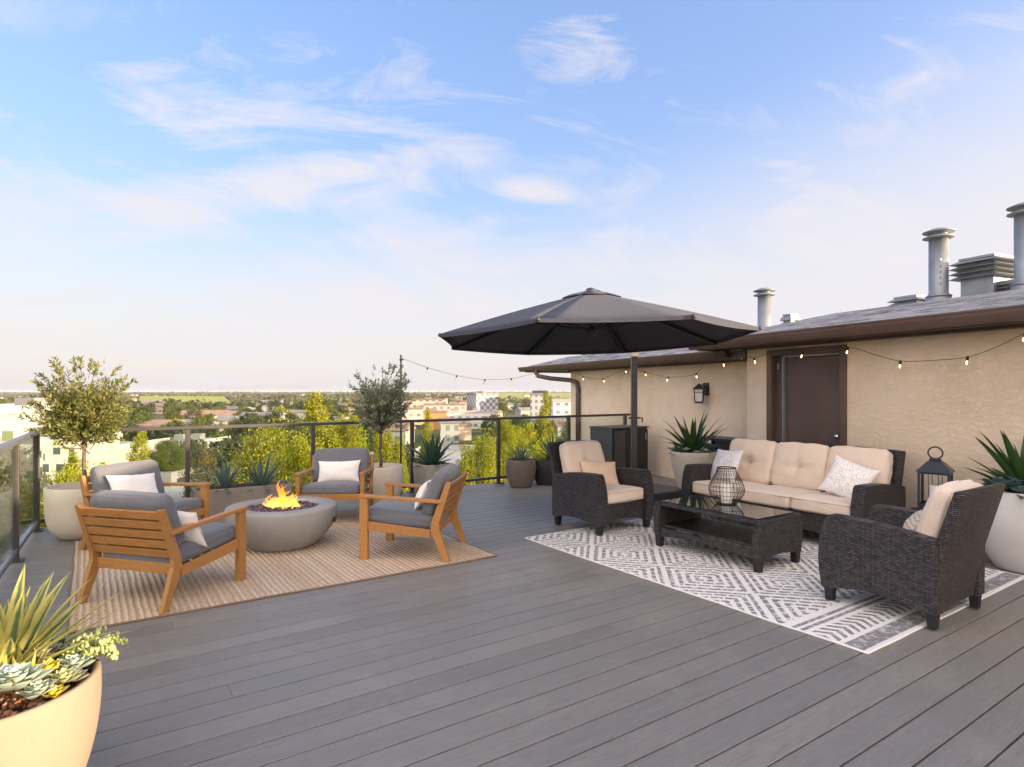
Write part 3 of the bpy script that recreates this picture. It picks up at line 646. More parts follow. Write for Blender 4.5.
# ================================================================== WOODEN ARMCHAIRS (front = local -y)
def stile(s):
    b = MB(); x0, x1 = (.335*s, .372*s) if s > 0 else (.372*s, .335*s)
    out = [(.44,.0),(.385,.0),(.265,.27),(.272,.34),(.405,.695),(.455,.695),(.345,.34),(.345,.285)]
    b.prism(out, x0, x1, 'x'); return b
def wooden_chair(label):
    t = thing('wooden_armchair', label, 'armchair', group='wooden armchairs round the fire bowl')
    for s in (-1, 1):
        x0, x1 = sorted((.330*s, .376*s))
        MB().box(x0, x1, -.375, -.300, 0, .548).build('leg', M['wood'], t, bevel=.005)
        stile(s).build('rear_leg', M['wood'], t, bevel=.005)
        x0, x1 = sorted((.322*s, .384*s))
        MB().prism([(-.385,.549),(.372,.508),(.372,.536),(-.385,.577)], x0, x1, 'x').build('armrest', M['wood'], t, bevel=.005)
        x0, x1 = sorted((.338*s, .366*s))
        MB().prism([(-.298,.255),(.265,.205),(.265,.275),(-.298,.335)], x0, x1, 'x').build('side_rail', M['wood'], t, bevel=.004)
        MB().lathe([(0,0),(.009,0),(.009,.003),(0,.004)], 10).build('bolt', M['black'], t, M=Matrix.Translation((.373*s, .318, .518)) @ Matrix.Rotation(R(90*s), 4, 'Y'))
    MB().box(-.329, .329, -.36, -.332, .265, .335).build('front_rail', M['wood'], t, bevel=.004)
    def yb(z): return .297+(z-.34)*.375
    zs = [.345+.0705*k for k in range(5)]
    for k, z in enumerate(zs):
        a = .0555
        MB().prism([(yb(z),z),(yb(z)+.022,z-.006),(yb(z+a)+.022,z+a-.006),(yb(z+a),z+a)], -.334, .334, 'x').build('slat' if k < 4 else 'top_rail', M['wood'], t, bevel=.003)
    MB().box(-.334, .334, .285, .312, .225, .300).build('back_rail', M['wood'], t, bevel=.004)
    b = MB()
    for k in range(5): b.box(-.33, .33, -.28+.11*k, -.22+.11*k, .262-.01*k, .280-.01*k)
    b.build('seat_base', M['wood'], t)
    tl = Matrix.Translation((0,-.03,.352)) @ Matrix.Rotation(R(-5), 4, 'X')
    b = MB(); cushion(b, .640, .66, .125, M=tl, r=.045, puff=.016, seed=1); b.build('seat_cushion', M['greyfab'], t)
    bk = Matrix.Translation((0,.285,.585)) @ Matrix.Rotation(R(69.5), 4, 'X')
    b = MB(); cushion(b, .645, .40, .125, M=bk, r=.05, puff=.022, seed=2); b.build('back_cushion', M['greyfab'], t)
    return t
wc = wooden_chair('wooden armchair seen from behind with its slatted back toward the viewer')
chA = wc; chA.location = (-2.565, 4.64, .012); chA.rotation_euler.z = facing(.27, .963)
def chair(x, y, f, label): return dup(wc, (x, y, .012), facing(*f), label)
chB = chair(-3.50, 5.96, (.915, -.40), 'wooden armchair turned to the right in front of the left potted olive tree')
chC = chair(-2.06, 7.27, (.08, -.997), 'wooden armchair facing the viewer with its back to the railing, behind the fire bowl')
chD = chair(-.93, 5.79, (-.992, .125), 'wooden armchair facing left, seen from its side, at the right corner of the jute rug')
def scatter_pillow(label, w_, h_, t_, mat, base, f, off, lean=22, roll=0, seed=0, group=None, yaw=0):
    # base: a piece of furniture; off: local position of the pillow centre
    m4 = Matrix.Translation(base.location) @ Matrix.Rotation(base.rotation_euler.z, 4, 'Z') @ Matrix.Translation(off) @ Matrix.Rotation(R(yaw), 4, 'Z') @ Matrix.Rotation(R(90-lean), 4, 'X') @ Matrix.Rotation(R(roll), 4, 'Z')
    b = MB(); pillow(b, w_, h_, t_, seed=seed); o = b.build('throw_pillow', mat, M=m4)
    return tag(o, label, 'pillow', group)
scatter_pillow('white pillow wedged upright in the wooden armchair seen from behind', .44, .30, .13, M['whitefab'], chA, None, (-.16, .10, .50), 24, 3, 1)
scatter_pillow('white pillow on the wooden armchair that faces right beside the left olive tree', .48, .31, .14, M['whitefab'], chB, None, (-.05, .125, .545), 27, -4, 2)
scatter_pillow('long white pillow on the wooden armchair facing the viewer behind the fire bowl', .50, .27, .13, M['whitefab'], chC, None, (.0, .14, .525), 22, 1, 3)
scatter_pillow('white pillow leaning in the wooden armchair that faces left', .46, .29, .14, M['whitefab'], chD, None, (-.03, .13, .53), 26, 3, 4)

# ================================================================== WICKER SET
def wick_leg(x, y, M_=None, h=.12):
    b = MB(); b.add([(x-.025,y-.025,0),(x+.025,y-.025,0),(x+.025,y+.025,0),(x-.025,y+.025,0),(x-.033,y-.033,h),(x+.033,y-.033,h),(x+.033,y+.033,h),(x-.033,y+.033,h)],
          [(0,3,2,1),(4,5,6,7),(0,1,5,4),(1,2,6,5),(2,3,7,6),(3,0,4,7)]); return b
def arc(p, q, bulge, n=8):                   # quadratic curve between 2-D points
    m_ = ((p[0]+q[0])/2+bulge[0], (p[1]+q[1])/2+bulge[1])
    return [((1-t)**2*p[0]+2*t*(1-t)*m_[0]+t*t*q[0], (1-t)**2*p[1]+2*t*(1-t)*m_[1]+t*t*q[1]) for t in [i/n for i in range(n+1)]]
def arm_profile(D, zt=.63):
    f, k = -D/2, D/2
    pts = [(f+.03, .10)]
    pts += arc((f+.03,.105), (f+.055,zt-.03), (-.075,.02), 8)
    pts += arc((f+.08,zt), (k-.02,zt-.06), (.0,.035), 10)
    pts += [(k-.005, zt-.10), (k-.01, .10)]
    pts += arc((k-.08,.10), (f+.10,.10), (0,.085), 10)
    return pts
def wicker_chair(name, label, cat, W, D, seats, group=None):
    t = thing(name, label, cat, group=group); hw_ = W/2; at_ = .115
    for s in (-1, 1):
        x0, x1 = sorted((s*(hw_-at_), s*hw_)); MB().prism(arm_profile(D), x0, x1, 'x').build('arm', M['wicker'], t, bevel=.022, seg=3)
    for x in (-hw_+.055, hw_-.055):
        for y in (-D/2+.07, D/2-.05): wick_leg(x, y).build('leg', M['black'], t)
    iw = hw_-at_-.002
    pf = [(-iw,.315),(-iw,.11)]+arc((-iw,.11),(iw,.11),(0,.075),12)[1:]+[(iw,.315)]
    MB().prism(pf, -D/2+.045, -D/2+.085, 'y').build('front_panel', M['wicker'], t, bevel=.01)
    MB().box(-iw, iw, -D/2+.087, D/2-.13, .255, .30).build('seat_frame', M['wicker'], t)
    # leaning back
    yb = D/2
    bp = [(yb-.10,.10),(yb-.035,.10),(yb+.005,.45),(yb+.125,.885),(yb+.11,.905),(yb+.075,.90),(yb-.065,.45)]
    W2 = hw_-.03 if seats == 1 else hw_-.05
    bb_ = MB(); nb = 14
    for i in range(nb):
        x0 = -W2+2*W2*i/nb; x1 = -W2+2*W2*(i+1)/nb
        def bow(x): return .035*(1-(x/W2)**2)
        def prof(x): return [(x, y+bow(x)*min(1,max(0,(z-.1)/.6)), z+.012*(1-(x/W2)**2)*(z > .8)) for y, z in bp]
        p, q = prof(x0), prof(x1); n = len(p)
        fs = [(k,(k+1)%n,n+(k+1)%n,n+k) for k in range(n)]
        if i == 0: fs.append(tuple(range(n))[::-1])
        if i == nb-1: fs.append(tuple(range(n, 2*n)))
        bb_.add(p+q, fs)
    bb_.build('back', M['wicker'], t, bevel=.012)
    cw = 2*iw/seats
    for k in range(seats):
        cx = -iw+cw*(k+.5)
        b = MB(); M1 = Matrix.Translation((cx, -D/2+.045+(D-.20)/2, .375)) @ Matrix.Rotation(R(-2), 4, 'X')
        cushion(b, cw-.006, D-.17, .135, M=M1, r=.04, puff=.018, seed=k+3, cuts=16); sc = b.build('seat_cushion', M['beigefab'], t)
        pp_ = MB()
        for dz in (.048, -.048):
            hx, hy = (cw-.006)/2+.002, (D-.17)/2+.002; rr = .05; loop = []
            for (cxx, cyy, a0_) in ((hx-rr,hy-rr,0),(-hx+rr,hy-rr,90),(-hx+rr,-hy+rr,180),(hx-rr,-hy+rr,270)):
                for i in range(5): tt = R(a0_+22.5*i); loop.append(M1 @ Vector((cxx+rr*math.cos(tt), cyy+rr*math.sin(tt), dz)))
            pp_.tube(loop, .0055, 6, closed=True)
        pp_.build('piping', M['beigepipe'], sc)
        b = MB(); M2 = Matrix.Translation((cx, D/2-.085, .665)) @ Matrix.Rotation(R(73), 4, 'X')
        cushion(b, cw-.004, .50, .15, M=M2, r=.06, puff=.03, dents=[(0,-.02,.05,.042)], creases=[('x',0,.022,.020),('y',-.02,.022,.020)], seed=k+9, cuts=22, wr=.006); b.build('back_cushion', M['beigefab'], t)
    return t
wa = wicker_chair('wicker_armchair', 'dark wicker armchair with beige cushions facing right, under the parasol', 'armchair', .80, .80, 1, 'wicker armchairs of the lounge set')
wa.location = (1.0, 6.85, .004); wa.rotation_euler.z = UA+R(0)
wb = dup(wa, (2.735, 4.345, .012), UA+math.pi, 'dark wicker armchair seen from behind at the right edge of the patterned rug')
sofa = wicker_chair('wicker_sofa', 'three seat dark wicker sofa with beige cushions before the brown door', 'sofa', 2.06, .84, 3)
sofa.location = uv(6.15, 3.83, .004); sofa.rotation_euler.z = UA-math.pi/2
scatter_pillow('tan pillow on the wicker armchair under the parasol', .46, .30, .14, M['tanfab'], wa, None, (.05, .10, .575), 30, -6, 5, yaw=-12)
scatter_pillow('small patterned tan pillow on the wicker armchair nearest the viewer', .40, .28, .13, M['pattfab'], wb, None, (-.04, .09, .56), 38, 5, 6, yaw=14)
scatter_pillow('white speckled pillow at the left end of the sofa', .44, .40, .15, M['speckfab'], sofa, None, (-.74, .02, .625), 24, 4, 7, yaw=-14)
scatter_pillow('white speckled pillow leaning at the right end of the sofa', .42, .40, .15, M['speckfab'], sofa, None, (.68, .02, .62), 26, -20, 8, yaw=18)
wb.scale = (.955, .955, .97); wb.location.x -= .012
# coffee table
ct = thing('coffee_table', 'low dark wicker coffee table with smoked glass top and a lower shelf', 'table', (1.945, 5.675, .012), UA-math.pi/2)
TL, TW, TH = 1.14, .64, .425
def endprof():
    return [(-TW/2+.025,.09)]+arc((-TW/2+.02,.10),(-TW/2+.025,TH-.05),(-.055,.03),8)+[(-TW/2+.045,TH-.012),(TW/2-.045,TH-.012)]+arc((TW/2-.025,TH-.05),(TW/2-.02,.10),(.055,.03),8)+[(TW/2-.025,.09)]+arc((TW/2-.07,.09),(-TW/2+.07,.09),(0,.06),10)
for s in (-1, 1):
    x0, x1 = sorted((s*(TL/2-.065), s*TL/2)); MB().prism(endprof(), x0, x1, 'x').build('end_panel', M['wicker'], ct, bevel=.012)
for x in (-TL/2+.04, TL/2-.04):
    for y in (-TW/2+.05, TW/2-.05): wick_leg(x, y, h=.11).build('leg', M['black'], ct)
b = MB(); b.box(-TL/2+.0, TL/2, -TW/2+.02, -TW/2+.085, TH-.035, TH); b.box(-TL/2, TL/2, TW/2-.085, TW/2-.02, TH-.035, TH); b.box(-TL/2, -TL/2+.07, -TW/2+.086, TW/2-.086, TH-.035, TH); b.box(TL/2-.07, TL/2, -TW/2+.086, TW/2-.086, TH-.035, TH)
b.build('top_frame', M['wicker'], ct, bevel=.008)
MB().box(-TL/2+.05, TL/2-.05, -TW/2+.06, TW/2-.06, TH+.001, TH+.009).build('glass_top', M['blackglass'], ct, bevel=.002)
MB().box(-TL/2+.072, TL/2-.072, -TW/2+.05, TW/2-.05, .185, .215).build('shelf', M['wicker'], ct, bevel=.006)
for y in (-1, 1):
    pf = [(-TL/2+.067,.184),(-TL/2+.067,.09)]+arc((-TL/2+.10,.10),(TL/2-.10,.10),(0,.05),12)+[(TL/2-.067,.09),(TL/2-.067,.184)]
    y0, y1 = sorted((y*(TW/2-.03), y*(TW/2-.055))); MB().prism(pf, y0, y1, 'y').build('apron', M['wicker'], ct, bevel=.005)
# wire lantern on the table
wl = thing('wire_candle_lantern', 'round dark wire cage lantern with a pillar candle on the coffee table', 'lantern', (2.01, 5.80, .012+TH+.009))
def wr_(z): # radius profile
    t = z/.335
    P_ = [(0,.085),(.12,.12),(.30,.158),(.45,.163),(.65,.135),(.85,.098),(1,.080)]
    for (a, ra), (b_, rb_) in zip(P_[:-1], P_[1:]):
        if t <= b_: return ra+(rb_-ra)*(t-a)/(b_-a)
    return .08
b = MB()
for k in range(30):
    a = 2*math.pi*k/30; b.tube([(wr_(z)*math.cos(a), wr_(z)*math.sin(a), z) for z in [.335*i/12 for i in range(13)]], .0021, 5)
for z in (.05, .09, .13, .17, .21, .25, .29): b.tube([(wr_(z)*math.cos(2*math.pi*k/36), wr_(z)*math.sin(2*math.pi*k/36), z) for k in range(36)], .002, 5, closed=True)
b.build('cage', M['wire'], wl)
b = MB(); b.tube([(.085*math.cos(2*math.pi*k/36), .085*math.sin(2*math.pi*k/36), .006) for k in range(36)], .006, 6, closed=True); b.lathe([(0,.001),(.084,.001),(.084,.006),(0,.007)], 30); b.build('base_ring', M['wire'], wl)
b = MB(); b.tube([(.081*math.cos(2*math.pi*k/36), .081*math.sin(2*math.pi*k/36), .335) for k in range(36)], .006, 6, closed=True); b.build('top_ring', M['wire'], wl)
b = MB(); b.lathe([(.0,.008),(.048,.008),(.05,.014),(.05,.175),(.046,.185),(.03,.180),(0,.178)], 28); cn = b.build('candle', M['wax'], wl)
b = MB(); b.tube([(0,0,.178),(.001,0,.198)], .0018, 5); b.build('wick', M['black'], cn)
# side table and tall lantern by the wall
stb = thing('side_table', 'small black side table between sofa and wall carrying the tall lantern', 'table', uv(6.60, 2.50), HA)
MB().box(-.19, .19, -.17, .17, .36, .39).build('top', M['black'], stb, bevel=.005)
for x in (-.17, .145):
    for y in (-.155, .13): MB().box(x, x+.025, y, y+.025, 0, .359).build('leg', M['black'], stb)
tlx = thing('tall_lantern', 'tall dark blue metal lantern with ring handle at the right end of the sofa', 'lantern', uv(6.60, 2.56, .391), HA+R(25))
q = .125; b = MB()
b.box(-q, q, -q, q, 0, .03)
for x in (-q, q-.018):
    for y in (-q, q-.018): b.box(x, x+.018, y, y+.018, .031, .349)
for z in (.031, .331): 
    b.box(-q+.019, q-.019, -q, -q+.014, z, z+.018); b.box(-q+.019, q-.019, q-.014, q, z, z+.018); b.box(-q, -q+.014, -q+.019, q-.019, z, z+.018); b.box(q-.014, q, -q+.019, q-.019, z, z+.018)
for a in (-.04, .04):
    for yy in (-q+.004, q-.009): b.box(a-.003, a+.003, yy, yy+.005, .05, .33)
    for xx in (-q+.004, q-.009): b.box(xx, xx+.005, a-.003, a+.003, .05, .33)
M['navy'] = plain('dark_blue_metal', (.020,.026,.045), .35, .3)
b.build('frame', M['navy'], tlx)
b = MB(); b.add([(-q-.018,-q-.018,.352),(q+.018,-q-.018,.352),(q+.018,q+.018,.352),(-q-.018,q+.018,.352),(-.055,-.055,.45),(.055,-.055,.45),(.055,.055,.45),(-.055,.055,.45)], [(0,3,2,1),(0,1,5,4),(1,2,6,5),(2,3,7,6),(3,0,4,7),(4,5,6,7)]); b.box(-.045, .045, -.045, .045, .452, .472)
b.build('roof', M['navy'], tlx, bevel=.003)
b = MB(); b.tube([(.058*math.cos(2*math.pi*k/24), 0, .525+.055*math.sin(2*math.pi*k/24)) for k in range(24)], .007, 6, closed=True); b.build('ring_handle', M['navy'], tlx)
b = MB(); b.lathe([(0,.031),(.05,.031),(.05,.215),(.045,.222),(0,.218)], 24); b.build('candle', M['wax'], tlx)

# ================================================================== FIRE BOWL
fx, fy = -2.225, 6.0
pit = thing('fire_bowl', 'round grey concrete gas fire bowl in the middle of the jute rug', 'fire pit', (fx, fy, .012))
b = MB(); b.lathe([(0,0),(.30,0),(.315,.02),(.40,.09),(.47,.18),(.505,.28),(.512,.36),(.508,.378),(.495,.386),(.355,.386),(.342,.380),(.338,.345),(0,.34)], 72); b.build('bowl', M['pit'], pit)
random.seed(9); b = MB()
for k in range(420):
    a = random.random()*6.283; r = .325*math.sqrt(random.random()); s = random.uniform(.010, .022)
    c = Vector((r*math.cos(a), r*math.sin(a), .345+random.random()*.018)); bm = bmesh.new(); bmesh.ops.create_icosphere(bm, subdivisions=1, radius=s)
    for v_ in bm.verts: v_.co = v_.co*(1+.5*noise.noise(v_.co*60+Vector((k,0,0))))
    bm_to_mb(bm, b, Matrix.Translation(c), smooth=False)
lv = b.build('lava_stones', M['lava'], pit); tag(lv, kind='stuff')
MB().box(.495, .512, -.03, .03, .22, .27).build('control_plate', M['black'], pit, bevel=.004)
random.seed(21); b = MB()
def tongue(x, y, h, w_, lean, tw):
    pts = []; rs = []; n = 16
    for i in range(n+1):
        t = i/n; pts.append((x+lean[0]*t*t+tw*.055*math.sin(t*6+x*40)*(.3+t), y+lean[1]*t*t+tw*.04*math.cos(t*5+y*30), t*h)); rs.append(max(.0015, w_*((1-t)**.8)*(.55+1.25*math.sin(min(1,t*1.9)*math.pi*.62))*(1+.25*math.sin(t*11+x*70))))
    b.tube(pts, rs, 9)
for x, y, h, w_, l in ((-.01,0,.235,.040,(.01,0)),(-.045,.02,.20,.030,(.06,0)),(.035,-.01,.15,.030,(.02,0)),(-.12,.0,.115,.020,(-.07,0)),(-.09,.02,.09,.026,(.0,0)),(.10,.0,.10,.024,(.03,0)),(.15,.02,.085,.018,(.035,0)),(.06,.03,.12,.026,(-.01,0)),(-.15,-.02,.06,.018,(-.02,0)),(.0,-.03,.10,.034,(0,0)),(.12,-.03,.06,.022,(.03,0)),(-.06,-.04,.07,.028,(-.01,0)),(.05,-.05,.06,.028,(.01,0)),(-.02,.05,.16,.026,(.035,.0))):
    tongue(x, y, h, w_*.72, l, .75); tongue(x+.018, y+.012, h*.8, w_*.45, (l[0]+.02, l[1]), 1.0)
for k in range(34):
    a = random.random()*6.28; r = random.uniform(.02, .16); tongue(r*math.cos(a)*1.1, r*math.sin(a)*.6, random.uniform(.04, .12), random.uniform(.007, .016), (random.uniform(-.02,.02), 0), .4)
b.v = [Vector((p.x*.82, p.y, p.z*1.12)) for p in b.v]
fl = b.build('gas_flame', M['flame'], loc=(fx-.0, fy, .012+.355)); tag(fl, 'orange gas flame burning on the dark stones of the fire bowl', 'flame')

# ================================================================== PLANTERS AND THEIR PLANTS
def pot(name, label, loc, prof, mat, soil_r, soil_z, group=None):
    t = thing(name, label, 'planter', loc, group=group)
    b = MB(); b.lathe(prof, 64); b.build('pot', mat, t)
    b = MB(); n = 28; vs = [(0,0,soil_z+.01)]; 
    for j in range(1, 7):
        for k in range(n):
            a = 2*math.pi*k/n; r = soil_r*j/6; vs.append((r*math.cos(a), r*math.sin(a), soil_z+.012*noise.noise(Vector((r*9*math.cos(a), r*9*math.sin(a), 3)))))
    fs = [(0,1+k,1+(k+1)%n) for k in range(n)]+[(1+(j-1)*n+k, 1+j*n+k, 1+j*n+(k+1)%n, 1+(j-1)*n+(k+1)%n) for j in range(1,6) for k in range(n)]
    b.add(vs, fs, smooth=True); b.build('soil', M['soil'], t); return t
def leaf(mb, base, az, el, L, W, curl=.6, fold=.25, n=7, shape=(.35,.9), twist=0, mi=0):
    # strap leaf: rises at elevation el, arches over by curl
    rad_ = Vector((math.cos(az), math.sin(az), 0)); side = Vector((-math.sin(az), math.cos(az), 0)); up = Vector((0,0,1))
    p = Vector(base); vs = []; a = el
    for i in range(n+1):
        t = i/n
        d = rad_*math.cos(a)+up*math.sin(a); nrm = up*math.cos(a)-rad_*math.sin(a)
        w_ = W/2*(min(1, .55+.45*t/shape[0]) if t < shape[0] else (max(0, 1-((t-shape[0])/(1-shape[0]))**1.7)))
        w_ = max(w_, .0006); s2 = side*math.cos(twist*t)+nrm*math.sin(twist*t)
        vs += [p+s2*w_+nrm*fold*w_, p-nrm*fold*w_*.15, p-s2*w_+nrm*fold*w_]
        p = p+d*(L/n); a -= curl/n
    fs = []; us = []
    for i in range(n):
        k = i*3; t0, t1 = i/n, (i+1)/n
        fs += [(k,k+1,k+4,k+3),(k+1,k+2,k+5,k+4)]; us += [[(0,t0),(.5,t0),(.5,t1),(0,t1)],[(.5,t0),(1,t0),(1,t1),(.5,t1)]]
    mb.add(vs, fs, smooth=True, uvs=us, mi=mi)
def agave(mb, n, L, W, el0=R(85), el1=R(8), curl=.55, seed=0, fold=.35, lj=.18, base_r=.03, pw=1.0):
    rnd = random.Random(seed)
    for k in range(n):
        t = (k+.5)/n; az = k*2.39996+rnd.uniform(-.25,.25); el = el0+(el1-el0)*t**pw+rnd.uniform(-.08,.08); l = L*(.72+.28*math.sin(math.pi*min(1,t*1.15+.15)))*(1+rnd.uniform(-lj,lj))
        leaf(mb, (base_r*math.cos(az), base_r*math.sin(az), 0), az, el, l, W*(1+rnd.uniform(-.15,.15)), curl*(.4+t)*rnd.uniform(.6,1.3), fold, twist=rnd.uniform(-.3,.3))
    return mb
def rosette(mb, n, r, seed=0, c=(0,0,0), el0=R(80), el1=R(12)):
    rnd = random.Random(seed)
    for k in range(n):
        t = (k+.5)/n; az = k*2.39996; el = el0+(el1-el0)*t**.8; l = r*(.45+.55*t)*(1+rnd.uniform(-.06,.06))
        leaf(mb, Vector(c)+Vector((.006*math.cos(az), .006*math.sin(az), .012*(1-t))), az, el, l, r*.50*(.7+.3*t), -.5*t, .55, 6, (.62,.9))
    return mb
def plant(name, label, mb, mat, loc, group=None, rz=0, cat='plant'):
    o = mb.build(name, mat, loc=loc); o.rotation_euler.z = rz; return tag(o, label, cat, group)
def potprof(rb, rm, rt, h, mid=.55, th=.025, rnd_=.03):
    pr = [(0,0),(rb-rnd_,0),(rb-.008,.006),(rb,.02)]
    for i in range(1, 13):
        t = i/12
        # quadratic through rb, rm(mid), rt
        r = rb*(t-mid)*(t-1)/((0-mid)*(0-1))+rm*t*(t-1)/(mid*(mid-1))+rt*t*(t-mid)/((1-mid))
        pr.append((r, .02+(h-.028)*t))
    pr += [(rt-.004,h),(rt-th+.004,h),(rt-th,h-.006),(rt-th-.004,h-.07)]
    return pr
# big pale round planter at the right
P1 = Vector((4.33, 5.22, 0)); pot('round_planter', 'large pale grey rounded planter at the right edge against the stucco wall', P1, potprof(.22,.35,.30,.665,.6), M['potpale'], .275, .60)
plant('agave', 'large green agave with long pointed leaves in the pale planter at the right edge', agave(MB(), 42, .58, .098, R(88), R(18), .42, 3), M['agavegreen'], P1+Vector((.02,.02,.60)))
b = MB(); rosette(b, 26, .17, 2, (-.0,0,0)); rosette(b, 20, .12, 7, (.03,-.13,-.02)); rosette(b, 20, .12, 9, (.0,.12,0)); plant('blue_succulent', 'blue green rosette succulent spilling over the left rim of the pale planter at right', b, M['echevb'], P1+Vector((-.20,-.04,.68)))
b = MB(); rosette(b, 20, .11, 4); plant('small_succulent', 'small green rosette succulent at the front rim of the pale planter at right', b, M['echev'], P1+Vector((-.02,-.21,.645)))
# tall tapered beige planter behind the left end of the sofa
P2 = Vector((2.53, 8.62, 0)); pot('tapered_planter', 'tall tapered beige planter between umbrella base and sofa', P2, potprof(.15,.27,.325,.665,.5), M['potbeige'], .30, .60)
plant('agave', 'dark green spiky agave in the tall beige planter behind the sofa', agave(MB(), 46, .60, .068, R(88), R(14), .40, 8), M['agavegreen'], P2+Vector((0,.05,.62)))
b = MB(); rosette(b, 22, .15, 6); plant('blue_succulent', 'bluish rosette succulent on the right rim of the tall beige planter', b, M['echevb'], P2+Vector((.20,-.10,.68)))
b = MB()
for k, (x, y, r) in enumerate(((-.02,-.03,.09),(.13,-.01,.075),(-.14,.03,.08))): rosette(b, 18, r, k, (x, y, .02*k))
plant('pale_succulents', 'cluster of pale green rosettes along the front rim of the tall beige planter', b, M['echev'], P2+Vector((0,-.18,.635)))
b = MB(); agave(b, 22, .19, .05, R(80), R(5), .5, 5); plant('leafy_succulent', 'small dark leafy plant at the left rim of the tall beige planter', b, M['agave'], P2+Vector((-.22,-.06,.62)))
# dark pots near the far railing
P3 = Vector((.14, 9.70, 0)); pot('barrel_planter', 'dark taupe barrel planter standing free before the far railing', P3, potprof(.17,.235,.228,.43,.6), M['potdark'], .20, .385)
b = MB(); agave(b, 90, .32, .022, R(88), R(-15), .55, 12, .2, pw=.8); plant('yucca', 'fine leaved grey green yucca in the dark barrel planter', b, M['agaveblue'], P3+Vector((0,0,.385)))
P4 = Vector((.56, 9.98, 0)); pot('bowl_planter', 'charcoal planter half hidden behind the wicker armchair under the parasol', P4, potprof(.17,.25,.262,.40,.6), M['potblack'], .23, .35)
b = MB(); agave(b, 50, .52, .034, R(88), R(20), .6, 14, .2); plant('spiky_grass', 'tall spiky dark green plant in the charcoal planter by the armchair', b, M['agave'], P4+Vector((.10,.05,.35)))
b = MB(); agave(b, 80, .22, .016, R(88), R(-20), .8, 15, .2); plant('fine_grass', 'tuft of lime green fine grass at the left of the charcoal planter', b, leafmat('lime_grass', (.20,.22,.02), (.28,.29,.03), (.36,.35,.05), .3), P4+Vector((-.14,-.08,.35)))
# square planter with agave
P5 = Vector((-1.14, 8.93, 0)); t5 = thing('square_planter', 'square grey planter holding a dark agave before the far railing', 'planter', P5, UA)
def sqpot(t, wx, wy, h, mat, th=.025, taper=.9):
    b = MB(); a, c = wx/2, wy/2; i = a-th; j = c-th
    vs = [(-a*taper,-c*taper,0),(a*taper,-c*taper,0),(a*taper,c*taper,0),(-a*taper,c*taper,0),(-a,-c,h),(a,-c,h),(a,c,h),(-a,c,h),(-i,-j,h),(i,-j,h),(i,j,h),(-i,j,h),(-i,-j,h-.08),(i,-j,h-.08),(i,j,h-.08),(-i,j,h-.08)]
    b.add(vs, [(0,3,2,1),(0,1,5,4),(1,2,6,5),(2,3,7,6),(3,0,4,7),(4,5,9,8),(5,6,10,9),(6,7,11,10),(7,4,8,11),(8,9,13,12),(9,10,14,13),(10,11,15,14),(11,8,12,15)])
    b.build('pot', mat, t, bevel=.008)
    b = MB(); n = 16; vs = [(-i+2*i*x/n, -j+2*j*y/n, h-.045+.012*noise.noise(Vector((x*1.3,y*1.3,0)))) for y in range(n+1) for x in range(n+1)]
    b.add(vs, [(y*(n+1)+x, y*(n+1)+x+1, (y+1)*(n+1)+x+1, (y+1)*(n+1)+x) for y in range(n) for x in range(n)], smooth=True); b.build('soil', M['soil'], t)
sqpot(t5, .44, .44, .46, M['potgrey'])
plant('agave', 'dense dark green agave in the square grey planter before the railing', agave(MB(), 38, .50, .078, R(88), R(2), .35, 17, .3), M['agave'], P5+Vector((0,0,.42)))
# trough with two agaves
P6 = uv(1.58, 8.0+.16, 0); t6 = thing('trough_planter', 'long low taupe trough planter along the railing behind the fire bowl', 'planter', P6, UA)
sqpot(t6, 1.10, .34, .34, M['trough'], .02, .97)
for k, (du, l_) in enumerate(((-.21, 'grey green agave at the left in the trough planter'), (.22, 'grey green agave at the right in the trough planter, nearer the flame'))):
    plant('agave', l_, agave(MB(), 42, .42 if k == 0 else .46, .042, R(88), R(2), .3, 30+k, .3), M['agaveblue'], P6+U*du+Vector((0,0,.29)), 'agaves in the trough planter')
